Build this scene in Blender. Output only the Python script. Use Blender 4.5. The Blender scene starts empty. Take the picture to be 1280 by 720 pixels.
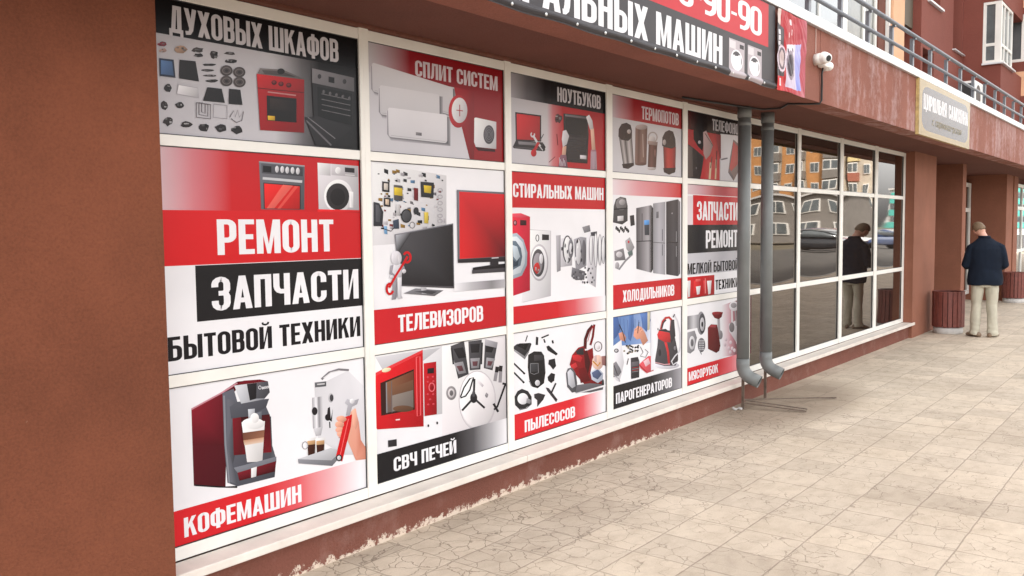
import bpy, bmesh, math, random
from mathutils import Vector, Matrix, noise
R = math.radians
random.seed(7)
S = bpy.context.scene
C = S.collection

# ------------------------------------------------------------------ camera
EYE = Vector((0.0, -3.48, 1.70))
F_PX, YAW, PITCH, ROLL = 1099.7766, R(51.727435), R(-3.811262), R(-0.625782)
FW = Vector((math.sin(YAW) * math.cos(PITCH), math.cos(YAW) * math.cos(PITCH), math.sin(PITCH)))
_r0 = Vector((math.cos(YAW), -math.sin(YAW), 0)); _u0 = _r0.cross(FW)
RT = _r0 * math.cos(ROLL) + _u0 * math.sin(ROLL)
UP = -_r0 * math.sin(ROLL) + _u0 * math.cos(ROLL)
cam_d = bpy.data.cameras.new('camera'); cam = bpy.data.objects.new('camera', cam_d); C.objects.link(cam)
cam.matrix_world = Matrix(((RT.x, UP.x, -FW.x, EYE.x), (RT.y, UP.y, -FW.y, EYE.y), (RT.z, UP.z, -FW.z, EYE.z), (0, 0, 0, 1)))
cam_d.sensor_width = 36; cam_d.lens = F_PX / 1280 * 36; cam_d.clip_end = 2000; cam_d.clip_start = .05
S.camera = cam

# ------------------------------------------------------------------ light
SUN_DIR = Vector((-0.50, 0.45, 0.74)).normalized()      # towards the sun, which stands behind the building: the shopfront is in open shade
w = bpy.data.worlds.new('World'); S.world = w; w.use_nodes = True
nt = w.node_tree; bg = nt.nodes['Background']
sky = nt.nodes.new('ShaderNodeTexSky'); sky.sky_type = 'NISHITA'; sky.sun_disc = False
sky.sun_elevation = math.asin(SUN_DIR.z); sky.sun_rotation = math.atan2(SUN_DIR.x, SUN_DIR.y)
sky.air_density = 1.0; sky.dust_density = 4.0; sky.ozone_density = 1.0
hs = nt.nodes.new('ShaderNodeHueSaturation'); hs.inputs['Saturation'].default_value = .05
nt.links.new(sky.outputs[0], hs.inputs['Color']); nt.links.new(hs.outputs[0], bg.inputs[0])
bg.inputs[1].default_value = 0.15
sd = bpy.data.lights.new('sun', 'SUN'); sd.energy = 2.0; sd.angle = R(6); sd.color = (1.0, .96, .915)
sun = bpy.data.objects.new('sun', sd); C.objects.link(sun)
sun.rotation_euler = SUN_DIR.to_track_quat('Z', 'Y').to_euler()
S.view_settings.view_transform = 'Standard'; S.view_settings.look = 'None'
S.view_settings.exposure = 2.5; S.view_settings.gamma = 1
S.view_settings.use_curve_mapping = False
S.cycles.max_bounces = 8; S.cycles.diffuse_bounces = 4; S.cycles.glossy_bounces = 4
S.cycles.use_denoising = True

# ------------------------------------------------------------------ helpers
def at(x, y, Y):
    """pixel of the 1280x720 photograph -> point on the vertical plane y = Y"""
    d = FW + RT * ((x - 640) / F_PX) + UP * ((360 - y) / F_PX)
    return EYE + d * ((Y - EYE.y) / d.y)

def lin(c):
    return tuple((v / 12.92 if v <= .04045 else ((v + .055) / 1.055) ** 2.4) for v in [q / 255 for q in c])

def tag(o, label=None, cat=None, group=None, kind=None):
    if label: o['label'] = label
    if cat: o['category'] = cat
    if group: o['group'] = group
    if kind: o['kind'] = kind
    return o

def empty(name, loc, label, cat, group=None, rz=0):
    o = bpy.data.objects.new(name, None); C.objects.link(o); o.location = loc; o.rotation_euler = (0, 0, rz)
    o.empty_display_size = .2
    return tag(o, label, cat, group)

def link(name, bm, m, parent=None, smooth=False):
    me = bpy.data.meshes.new(name); bm.normal_update(); bm.to_mesh(me); bm.free()
    for k in (m if isinstance(m, (list, tuple)) else [m]): me.materials.append(k)
    if smooth:
        for p in me.polygons: p.use_smooth = True
    o = bpy.data.objects.new(name, me); C.objects.link(o)
    if parent is not None: o.parent = parent
    return o

def box(bm, x0, x1, y0, y1, z0, z1, bev=0.0, mi=0):
    t = bmesh.new()
    v = [t.verts.new((x, y, z)) for x in (x0, x1) for y in (y0, y1) for z in (z0, z1)]
    for f in ((0, 1, 3, 2), (4, 6, 7, 5), (0, 4, 5, 1), (2, 3, 7, 6), (0, 2, 6, 4), (1, 5, 7, 3)):
        t.faces.new([v[i] for i in f])
    bmesh.ops.recalc_face_normals(t, faces=t.faces)
    if bev: bmesh.ops.bevel(t, geom=list(t.edges), offset=bev, segments=2, affect='EDGES', profile=.6)
    merge(bm, t, mi)
    return bm

def merge(bm, t, mi=0, M=None):
    if M is not None: t.transform(M)
    for f in t.faces: f.material_index = mi
    me = bpy.data.meshes.new('tmp'); t.to_mesh(me); t.free(); bm.from_mesh(me); bpy.data.meshes.remove(me)

def bx(*a, **k): return box(bmesh.new(), *a, **k)

def tube(bm, pts, r, n=10, caps=True, mi=0):
    """round bar through pts (r a number or one per point)"""
    pts = [Vector(p) for p in pts]; rs = r if isinstance(r, (list, tuple)) else [r] * len(pts)
    t = bmesh.new(); rings = []; prev = None
    for i, p in enumerate(pts):
        d = (pts[min(i + 1, len(pts) - 1)] - pts[max(i - 1, 0)]).normalized()
        if prev is None:
            a = d.orthogonal().normalized()
        else:
            a = (prev - d * prev.dot(d)).normalized()
        prev = a; b = d.cross(a)
        rings.append([t.verts.new(p + (a * math.cos(2 * math.pi * k / n) + b * math.sin(2 * math.pi * k / n)) * rs[i]) for k in range(n)])
    for A, B in zip(rings, rings[1:]):
        for k in range(n): t.faces.new((A[k], A[(k + 1) % n], B[(k + 1) % n], B[k]))
    if caps: t.faces.new(rings[0][::-1]); t.faces.new(rings[-1])
    merge(bm, t, mi)
    return bm

def lathe(bm, prof, n=32, M=None, mi=0):
    t = bmesh.new(); rings = []
    for r, z in prof:
        rings.append([t.verts.new((r * math.cos(2 * math.pi * k / n), r * math.sin(2 * math.pi * k / n), z)) for k in range(n)])
    for A, B in zip(rings, rings[1:]):
        for k in range(n): t.faces.new((A[k], A[(k + 1) % n], B[(k + 1) % n], B[k]))
    merge(bm, t, mi, M)
    return bm

def loft(bm, rings, n=16, power=2.0):
    """rings: (centre, half width vector, half depth vector) -> capped tapering body"""
    t = bmesh.new(); R_ = []
    for c, u, v in rings:
        c, u, v = Vector(c), Vector(u), Vector(v); ring = []
        for k in range(n):
            a = 2 * math.pi * k / n; ca, sa = math.cos(a), math.sin(a)
            e = 2 / power
            ring.append(t.verts.new(c + u * (abs(ca) ** e * (1 if ca >= 0 else -1)) + v * (abs(sa) ** e * (1 if sa >= 0 else -1))))
        R_.append(ring)
    for A, B in zip(R_, R_[1:]):
        for k in range(n): t.faces.new((A[k], A[(k + 1) % n], B[(k + 1) % n], B[k]))
    t.faces.new(R_[0][::-1]); t.faces.new(R_[-1])
    bmesh.ops.recalc_face_normals(t, faces=t.faces)
    merge(bm, t)
    return bm

# ------------------------------------------------------------------ materials
def newmat(name):
    m = bpy.data.materials.new(name); m.use_nodes = True
    n = m.node_tree; return m, n, n.nodes['Principled BSDF']

def nd(n, typ, **kw):
    o = n.nodes.new(typ)
    for k, v in kw.items():
        if k in o.inputs.keys(): o.inputs[k].default_value = v
        else: setattr(o, k, v)
    return o

def ramp(n, src, stops):
    r = n.nodes.new('ShaderNodeValToRGB'); e = r.color_ramp.elements
    while len(e) < len(stops): e.new(.5)
    for i, (p, c) in enumerate(stops):
        e[i].position = p; e[i].color = (*c, 1) if len(c) == 3 else c
    n.links.new(src, r.inputs[0]); return r

def mixc(n, fac, a, b, mode='MIX'):
    m = n.nodes.new('ShaderNodeMix'); m.data_type = 'RGBA'; m.blend_type = mode
    for sock, v in ((m.inputs[0], fac), (m.inputs[6], a), (m.inputs[7], b)):
        if hasattr(v, 'is_linked'): n.links.new(v, sock)
        elif isinstance(v, (int, float)): sock.default_value = v
        else: sock.default_value = (*v, 1) if len(v) == 3 else v
    return m.outputs[2]

def math_(n, op, a, b=None, c=None, clamp=False):
    m = n.nodes.new('ShaderNodeMath'); m.operation = op; m.use_clamp = clamp
    for i, v in enumerate((a, b, c)):
        if v is None: continue
        if hasattr(v, 'is_linked'): n.links.new(v, m.inputs[i])
        else: m.inputs[i].default_value = v
    return m.outputs[0]

def plain(name, col, rough=.5, spec=.5, metal=0.0, bump=0.0, bscale=60, var=0.0, vscale=6, coat=0.0):
    m, n, b = newmat(name)
    b.inputs['Base Color'].default_value = (*col, 1); b.inputs['Roughness'].default_value = rough
    b.inputs['Specular IOR Level'].default_value = spec; b.inputs['Metallic'].default_value = metal
    b.inputs['Coat Weight'].default_value = coat
    tc = nd(n, 'ShaderNodeTexCoord')
    if var:
        no = nd(n, 'ShaderNodeTexNoise', Scale=vscale, Detail=6.0, Roughness=.6); n.links.new(tc.outputs['Object'], no.inputs['Vector'])
        r = ramp(n, no.outputs[0], [(.3, tuple(c * (1 - var) for c in col)), (.7, tuple(min(1, c * (1 + var)) for c in col))])
        n.links.new(r.outputs[0], b.inputs['Base Color'])
        rr = math_(n, 'MULTIPLY_ADD', no.outputs[0], .25, rough - .12); n.links.new(rr, b.inputs['Roughness'])
    if bump:
        nb = nd(n, 'ShaderNodeTexNoise', Scale=bscale, Detail=5.0, Roughness=.65); n.links.new(tc.outputs['Object'], nb.inputs['Vector'])
        bp = nd(n, 'ShaderNodeBump', Strength=bump, Distance=.01); n.links.new(nb.outputs[0], bp.inputs['Height']); n.links.new(bp.outputs[0], b.inputs['Normal'])
    return m

def stucco(name, col, streaks=0.0, salt=0.0, mottled=.14, scratch=True, x_from=-100):
    """coarse painted render; streaks: chalky run-off, salt: flaking efflorescence along the ground"""
    m, n, b = newmat(name); tc = nd(n, 'ShaderNodeTexCoord'); P = tc.outputs['Object']
    no = nd(n, 'ShaderNodeTexNoise', Scale=1.3, Detail=8.0, Roughness=.62); n.links.new(P, no.inputs['Vector'])
    fine = nd(n, 'ShaderNodeTexNoise', Scale=85.0, Detail=4.0, Roughness=.7); n.links.new(P, fine.inputs['Vector'])
    base = ramp(n, no.outputs[0], [(.28, tuple(c * (1 - mottled) for c in col)), (.72, tuple(c * (1 + mottled) for c in col))]).outputs[0]
    fr = ramp(n, fine.outputs[0], [(.3, (.78, .78, .78)), (.62, (1.06, 1.06, 1.06))]).outputs[0]
    base = mixc(n, .8, base, fr, 'MULTIPLY')
    pt = nd(n, 'ShaderNodeTexNoise', Scale=.55, Detail=5.0, Roughness=.7); n.links.new(P, pt.inputs['Vector'])
    base = mixc(n, .55, base, ramp(n, pt.outputs[0], [(.35, (.84, .83, .82)), (.6, (1.05, 1.05, 1.05))]).outputs[0], 'MULTIPLY')
    if scratch:
        ch = nd(n, 'ShaderNodeTexVoronoi', Scale=5.0); n.links.new(P, ch.inputs['Vector'])
        cp = math_(n, 'MULTIPLY', math_(n, 'SUBTRACT', .012, math_(n, 'MULTIPLY', ch.outputs[0], math_(n, 'MULTIPLY_ADD', fine.outputs[0], .5, .12))), 300.0, clamp=True)
        base = mixc(n, math_(n, 'MULTIPLY', cp, .45), base, (.45, .33, .26))
    sep = nd(n, 'ShaderNodeSeparateXYZ'); n.links.new(P, sep.inputs[0])
    if streaks:
        mp = nd(n, 'ShaderNodeMapping'); mp.inputs['Scale'].default_value = (5.5, 5.5, .8); n.links.new(P, mp.inputs[0])
        st = nd(n, 'ShaderNodeTexNoise', Scale=1.0, Detail=7.0, Roughness=.68); n.links.new(mp.outputs[0], st.inputs['Vector'])
        bn = nd(n, 'ShaderNodeTexNoise', Scale=14.0, Detail=5.0, Roughness=.7); n.links.new(P, bn.inputs['Vector'])
        pa = nd(n, 'ShaderNodeTexNoise', Scale=1.7, Detail=3.0); n.links.new(P, pa.inputs['Vector'])
        f = math_(n, 'ADD', math_(n, 'MULTIPLY', st.outputs[0], .62), math_(n, 'ADD', math_(n, 'MULTIPLY', bn.outputs[0], .42), math_(n, 'MULTIPLY', pa.outputs[0], .34)))
        f = ramp(n, f, [(.66, (0, 0, 0)), (.86, (1, 1, 1))]).outputs[0]
        gate = math_(n, 'MULTIPLY', math_(n, 'SUBTRACT', sep.outputs[0], x_from), 4.0, clamp=True)
        base = mixc(n, math_(n, 'MULTIPLY', math_(n, 'MULTIPLY', f, gate), streaks), base, (.55, .42, .42))
    if salt:
        sn = nd(n, 'ShaderNodeTexNoise', Scale=17.0, Detail=10.0, Roughness=.82); n.links.new(P, sn.inputs['Vector'])
        big = nd(n, 'ShaderNodeTexNoise', Scale=.9, Detail=2.0); n.links.new(P, big.inputs['Vector'])
        lim = math_(n, 'MULTIPLY_ADD', sn.outputs[0], .36, -.155)
        lim = math_(n, 'ADD', lim, math_(n, 'MULTIPLY_ADD', big.outputs[0], .06, -.03))
        far = math_(n, 'MULTIPLY', math_(n, 'SUBTRACT', sep.outputs[0], 6.0), .05, clamp=True)
        lim = math_(n, 'SUBTRACT', lim, far)
        e = math_(n, 'MULTIPLY', math_(n, 'SUBTRACT', lim, sep.outputs[2]), 90.0, clamp=True)
        base = mixc(n, math_(n, 'MULTIPLY', e, salt), base, (.66, .55, .45))
        hz = nd(n, 'ShaderNodeTexNoise', Scale=4.0, Detail=6.0, Roughness=.7); n.links.new(P, hz.inputs['Vector'])
        h = math_(n, 'MULTIPLY', math_(n, 'SUBTRACT', hz.outputs[0], .52), 2.2, clamp=True)
        base = mixc(n, math_(n, 'MULTIPLY', h, .5), base, (.42, .30, .26))
    if scratch:
        mp2 = nd(n, 'ShaderNodeMapping'); mp2.inputs['Scale'].default_value = (30, 30, 75); mp2.inputs['Rotation'].default_value = (.2, .5, 0); n.links.new(P, mp2.inputs[0])
        vo = nd(n, 'ShaderNodeTexVoronoi', Scale=1.0); vo.feature = 'DISTANCE_TO_EDGE'; n.links.new(mp2.outputs[0], vo.inputs['Vector'])
        hgt = math_(n, 'ADD', fine.outputs[0], math_(n, 'MULTIPLY', math_(n, 'MINIMUM', vo.outputs[0], .12), 1.2))
    else:
        hgt = fine.outputs[0]
    bp = nd(n, 'ShaderNodeBump', Strength=.55, Distance=.008); n.links.new(hgt, bp.inputs['Height']); n.links.new(bp.outputs[0], b.inputs['Normal'])
    n.links.new(base, b.inputs['Base Color']); b.inputs['Roughness'].default_value = .85; b.inputs['Specular IOR Level'].default_value = .25
    return m

BROWN = (.172, .054, .027)
M_pillar = stucco('brown_render', BROWN, mottled=.22)
M_pillar2 = stucco('tan_brown_render', (.26, .105, .066))
M_recess = stucco('recess_render', (.155, .058, .040))
M_plinth = stucco('plinth_render', (.185, .068, .048), salt=.95)
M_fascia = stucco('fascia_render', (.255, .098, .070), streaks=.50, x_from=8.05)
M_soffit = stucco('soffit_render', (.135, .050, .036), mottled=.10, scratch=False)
M_wall = stucco('upper_wall_render', (.205, .062, .046), mottled=.06, scratch=False)
M_peach = stucco('peach_render', (.72, .42, .26), mottled=.05, scratch=False)
M_pvc = plain('white_pvc', (.74, .715, .67), .38, .45, var=.08, vscale=2.5)
M_sill = plain('sill_paint', (.68, .61, .55), .45, .4, var=.12, vscale=5)
M_cap = plain('zinc_cap', (.60, .61, .62), .42, .5, .35, var=.12, vscale=5)
M_rail = plain('rail_paint', (.17, .18, .20), .45, .5, .3, var=.12, vscale=9)
M_pipe = plain('pipe_paint', (.160, .168, .165), .5, .45, .1, var=.12, vscale=5)
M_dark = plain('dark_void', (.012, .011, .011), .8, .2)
M_steel = plain('rusty_steel', (.16, .12, .095), .6, .4, .5, var=.3, vscale=20)
M_slat = plain('stained_slat', (.165, .047, .036), .5, .4, var=.25, vscale=16)
M_conc = plain('concrete', (.50, .48, .46), .85, .2, bump=.3, bscale=50, var=.12, vscale=12)
M_white = plain('white_plastic', (.78, .77, .74), .35, .5, var=.05)
M_black = plain('black_plastic', (.015, .015, .016), .45, .5)
M_win = plain('window_glass', (.10, .115, .12), .06, 1.0, var=.35, vscale=1.2)
M_curtain = plain('curtained_glass', (.15, .155, .14), .2, .3, var=.4, vscale=2.5)

def glassmat():
    m, n, b = newmat('tinted_glass')
    b.inputs['Base Color'].default_value = (.016, .011, .009, 1); b.inputs['Roughness'].default_value = .012
    b.inputs['IOR'].default_value = 1.8; b.inputs['Specular Tint'].default_value = (1.0, .86, .70, 1)
    return m
M_glass = glassmat()

def printmat(name, rough, spec):
    m, n, b = newmat(name)
    a = nd(n, 'ShaderNodeVertexColor'); a.layer_name = 'ink'
    tc = nd(n, 'ShaderNodeTexCoord')
    no = nd(n, 'ShaderNodeTexNoise', Scale=3.0, Detail=5.0); n.links.new(tc.outputs['Object'], no.inputs['Vector'])
    r = ramp(n, no.outputs[0], [(.3, (.93, .93, .93)), (.7, (1, 1, 1))])
    n.links.new(mixc(n, 1.0, a.outputs[0], r.outputs[0], 'MULTIPLY'), b.inputs['Base Color'])
    b.inputs['Roughness'].default_value = rough; b.inputs['Specular IOR Level'].default_value = spec
    bp = nd(n, 'ShaderNodeBump', Strength=.05, Distance=.02); n.links.new(no.outputs[0], bp.inputs['Height']); n.links.new(bp.outputs[0], b.inputs['Normal'])
    return m
M_print = printmat('printed_vinyl', .26, .16)
M_bann = printmat('printed_banner', .45, .14)

def paving():
    m, n, b = newmat('stamped_paving'); tc = nd(n, 'ShaderNodeTexCoord'); P = tc.outputs['Object']
    T = .335
    wob = nd(n, 'ShaderNodeTexNoise', Scale=5.0, Detail=3.0); n.links.new(P, wob.inputs['Vector'])
    off = nd(n, 'ShaderNodeVectorMath', operation='SUBTRACT'); n.links.new(wob.outputs[1], off.inputs[0]); off.inputs[1].default_value = (.5, .5, .5)
    sc = nd(n, 'ShaderNodeVectorMath', operation='SCALE'); n.links.new(off.outputs[0], sc.inputs[0]); sc.inputs['Scale'].default_value = .016
    add = nd(n, 'ShaderNodeVectorMath', operation='ADD'); n.links.new(P, add.inputs[0]); n.links.new(sc.outputs[0], add.inputs[1])
    sep = nd(n, 'ShaderNodeSeparateXYZ'); n.links.new(add.outputs[0], sep.inputs[0])
    gx = math_(n, 'DIVIDE', math_(n, 'SUBTRACT', sep.outputs[0], 7.63), T); gy = math_(n, 'DIVIDE', math_(n, 'SUBTRACT', sep.outputs[1], -1.83), T)
    fx, fy = math_(n, 'FLOOR', gx), math_(n, 'FLOOR', gy)
    def edge(g):
        f = math_(n, 'FRACT', g); return math_(n, 'MINIMUM', f, math_(n, 'SUBTRACT', 1.0, f))
    ex, ey = edge(gx), edge(gy)
    cell = nd(n, 'ShaderNodeCombineXYZ'); n.links.new(fx, cell.inputs[0]); n.links.new(fy, cell.inputs[1])
    wn = nd(n, 'ShaderNodeTexWhiteNoise'); wn.noise_dimensions = '2D'; n.links.new(cell.outputs[0], wn.inputs['Vector'])
    wn2 = nd(n, 'ShaderNodeTexWhiteNoise'); wn2.noise_dimensions = '3D'
    c2 = nd(n, 'ShaderNodeVectorMath', operation='ADD'); n.links.new(cell.outputs[0], c2.inputs[0]); c2.inputs[1].default_value = (31.7, 11.1, 3.3); n.links.new(c2.outputs[0], wn2.inputs['Vector'])
    # joint: the long ones run with the wall, the cross ones come and go
    cr = nd(n, 'ShaderNodeTexNoise', Scale=2.2, Detail=2.0); n.links.new(P, cr.inputs['Vector'])
    wx = math_(n, 'MULTIPLY_ADD', cr.outputs[0], .034, .004)
    jx = math_(n, 'SUBTRACT', 1.0, math_(n, 'DIVIDE', ex, wx), clamp=True)
    jy = math_(n, 'SUBTRACT', 1.0, math_(n, 'DIVIDE', ey, .018), clamp=True)
    # two saw cuts with a narrow course between them
    cut = math_(n, 'MINIMUM', math_(n, 'ABSOLUTE', math_(n, 'SUBTRACT', sep.outputs[0], 7.63)), math_(n, 'ABSOLUTE', math_(n, 'SUBTRACT', sep.outputs[0], 7.955)))
    jc = math_(n, 'SUBTRACT', 1.0, math_(n, 'DIVIDE', cut, .011), clamp=True)
    jc = math_(n, 'MULTIPLY', jc, math_(n, 'LESS_THAN', sep.outputs[1], -.95))
    joint = math_(n, 'MAXIMUM', math_(n, 'MAXIMUM', math_(n, 'MULTIPLY', jx, .95), jy), jc)
    # stamped crack pattern inside every slab, turned differently from slab to slab
    shift = nd(n, 'ShaderNodeVectorMath', operation='SCALE'); n.links.new(wn2.outputs[1], shift.inputs[0]); shift.inputs['Scale'].default_value = 9.0
    w2 = nd(n, 'ShaderNodeTexNoise', Scale=9.0, Detail=3.0, Roughness=.6); n.links.new(P, w2.inputs['Vector'])
    o2 = nd(n, 'ShaderNodeVectorMath', operation='SCALE'); n.links.new(w2.outputs[1], o2.inputs[0]); o2.inputs['Scale'].default_value = .085
    a1 = nd(n, 'ShaderNodeVectorMath', operation='ADD'); n.links.new(P, a1.inputs[0]); n.links.new(shift.outputs[0], a1.inputs[1])
    a2 = nd(n, 'ShaderNodeVectorMath', operation='ADD'); n.links.new(a1.outputs[0], a2.inputs[0]); n.links.new(o2.outputs[0], a2.inputs[1])
    vo = nd(n, 'ShaderNodeTexVoronoi', Scale=8.5); vo.feature = 'DISTANCE_TO_EDGE'; n.links.new(a2.outputs[0], vo.inputs['Vector'])
    crack = math_(n, 'SUBTRACT', 1.0, math_(n, 'DIVIDE', vo.outputs[0], .024), clamp=True)
    br = nd(n, 'ShaderNodeTexNoise', Scale=5.5, Detail=2.0); n.links.new(a1.outputs[0], br.inputs['Vector'])
    keep = math_(n, 'MULTIPLY', math_(n, 'SUBTRACT', br.outputs[0], .42), 9.0, clamp=True)
    # crisp near the wall where few feet pass, worn further out
    near = math_(n, 'MULTIPLY', math_(n, 'ADD', sep.outputs[1], 1.25), 2.2, clamp=True)
    nearx = math_(n, 'MULTIPLY', math_(n, 'SUBTRACT', 9.0, sep.outputs[0]), .6, clamp=True)
    near = math_(n, 'MULTIPLY', near, nearx)
    cs = math_(n, 'MAXIMUM', math_(n, 'MULTIPLY', crack, near), math_(n, 'MULTIPLY', math_(n, 'MULTIPLY', crack, keep), .75))
    tone = nd(n, 'ShaderNodeTexNoise', Scale=1.1, Detail=7.0, Roughness=.62); n.links.new(P, tone.inputs['Vector'])
    mp = nd(n, 'ShaderNodeMapping'); mp.inputs['Scale'].default_value = (3.5, 6, 1); n.links.new(P, mp.inputs[0])
    dirt = nd(n, 'ShaderNodeTexNoise', Scale=1.6, Detail=8.0, Roughness=.66); n.links.new(mp.outputs[0], dirt.inputs['Vector'])
    base = ramp(n, tone.outputs[0], [(.3, (.478, .396, .306)), (.7, (.580, .492, .392))]).outputs[0]
    base = mixc(n, .9, base, ramp(n, wn.outputs[0], [(0, (.83, .825, .82)), (.3, (.94, .94, .94)), (1, (1.08, 1.08, 1.07))]).outputs[0], 'MULTIPLY')
    base = mixc(n, .8, base, ramp(n, dirt.outputs[0], [(.30, (.80, .785, .77)), (.56, (1.03, 1.03, 1.03))]).outputs[0], 'MULTIPLY')
    wl = math_(n, 'ADD', sep.outputs[1], math_(n, 'MULTIPLY_ADD', tone.outputs[0], .9, .62))
    wl = math_(n, 'MULTIPLY', math_(n, 'MULTIPLY', wl, 1.5, clamp=True), math_(n, 'MULTIPLY', math_(n, 'SUBTRACT', 11.5, sep.outputs[0]), .3, clamp=True))
    base = mixc(n, math_(n, 'MULTIPLY', wl, .04), base, (.235, .185, .135))
    gr = nd(n, 'ShaderNodeTexNoise', Scale=130.0, Detail=3.0, Roughness=.7); n.links.new(P, gr.inputs['Vector'])
    base = mixc(n, .8, base, ramp(n, gr.outputs[0], [(.3, (.86, .86, .86)), (.65, (1.05, 1.05, 1.05))]).outputs[0], 'MULTIPLY')
    # damp, rust-tinted stain below the downpipes
    dx = math_(n, 'DIVIDE', math_(n, 'SUBTRACT', sep.outputs[0], 8.25), 1.5); dy = math_(n, 'DIVIDE', math_(n, 'ADD', sep.outputs[1], .35), .62)
    dd = math_(n, 'ADD', math_(n, 'MULTIPLY', dx, dx), math_(n, 'MULTIPLY', dy, dy))
    st = math_(n, 'MULTIPLY', math_(n, 'SUBTRACT', math_(n, 'MULTIPLY_ADD', dirt.outputs[0], 1.2, .55), dd), 1.2, clamp=True)
    base = mixc(n, math_(n, 'MULTIPLY', st, .62), base, (.20, .145, .10))
    base = mixc(n, math_(n, 'MULTIPLY', cs, .72), base, (.115, .08, .055))
    base = mixc(n, math_(n, 'MULTIPLY', joint, .56), base, (.15, .115, .085))
    n.links.new(base, b.inputs['Base Color'])
    h = math_(n, 'SUBTRACT', math_(n, 'MULTIPLY', dirt.outputs[0], .25), math_(n, 'MAXIMUM', joint, cs))
    bp = nd(n, 'ShaderNodeBump', Strength=.45, Distance=.006); n.links.new(h, bp.inputs['Height']); n.links.new(bp.outputs[0], b.inputs['Normal'])
    b.inputs['Roughness'].default_value = .72; b.inputs['Specular IOR Level'].default_value = .3
    return m
M_pave = paving()
M_asph = plain('asphalt', (.10, .093, .085), .9, .2, bump=.3, bscale=80, var=.25, vscale=3)
M_kerb = plain('kerb_stone', (.36, .35, .33), .85, .2, bump=.2, var=.12)
M_earth = plain('trodden_earth', (.14, .12, .085), .95, .1, bump=.3, bscale=20, var=.3, vscale=.5)

# ------------------------------------------------------------------ lettering: a heavy condensed grotesque drawn with strokes
SV, SH = .168, .142                                    # stem and bar thickness for a cap height of 1
def _stroke(pts, closed=False, sv=SV, sh=SH):
    """pen thicker on uprights than on bars -> list of quads"""
    P = [Vector((p[0], p[1])) for p in pts]; n = len(P); L = []; Q = []
    for i, p in enumerate(P):
        if closed: d = (P[(i + 1) % n] - P[i - 1])
        else: d = P[min(i + 1, n - 1)] - P[max(i - 1, 0)]
        d.normalize(); nn = Vector((-d.y, d.x))
        o = Vector((nn.x * sv / 2, nn.y * sh / 2)); L.append((p + o, p - o))
    rng = range(n if closed else n - 1)
    for i in rng:
        a, b_ = L[i], L[(i + 1) % n]; Q.append([a[0], b_[0], b_[1], a[1]])
    return Q
def _rr(x0, y0, x1, y1, q, start=0, parts=None, k=5):
    """corner-rounded loop, anticlockwise from the lower right"""
    cs = [(x1 - q, y0 + q, -90), (x1 - q, y1 - q, 0), (x0 + q, y1 - q, 90), (x0 + q, y0 + q, 180)]
    out = []
    for cx, cy, a in cs:
        for i in range(k + 1):
            t = R(a + 90 * i / k); out.append((cx + q * math.cos(t), cy + q * math.sin(t)))
    return out
def _stem(x, y0=0, y1=1): return [[Vector((x - SV / 2, y0)), Vector((x + SV / 2, y0)), Vector((x + SV / 2, y1)), Vector((x - SV / 2, y1))]]
def _bar(x0, x1, y): return [[Vector((x0, y - SH / 2)), Vector((x1, y - SH / 2)), Vector((x1, y + SH / 2)), Vector((x0, y + SH / 2))]]
def _pg(*p): return [[Vector(q) for q in p]]
def _bowl(x0, x1, y0, y1, q=.13):
    """right hand bowl from a stem at x0"""
    l = [(x0, y0), (x1 - q, y0)] + [(x1 - q + q * math.cos(R(t)), y0 + q + q * math.sin(R(t))) for t in (-72, -54, -36, -18, 0)]
    l += [(x1 - q + q * math.cos(R(t)), y1 - q + q * math.sin(R(t))) for t in (0, 18, 36, 54, 72, 90)] + [(x0, y1)]
    return _stroke(l)
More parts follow.
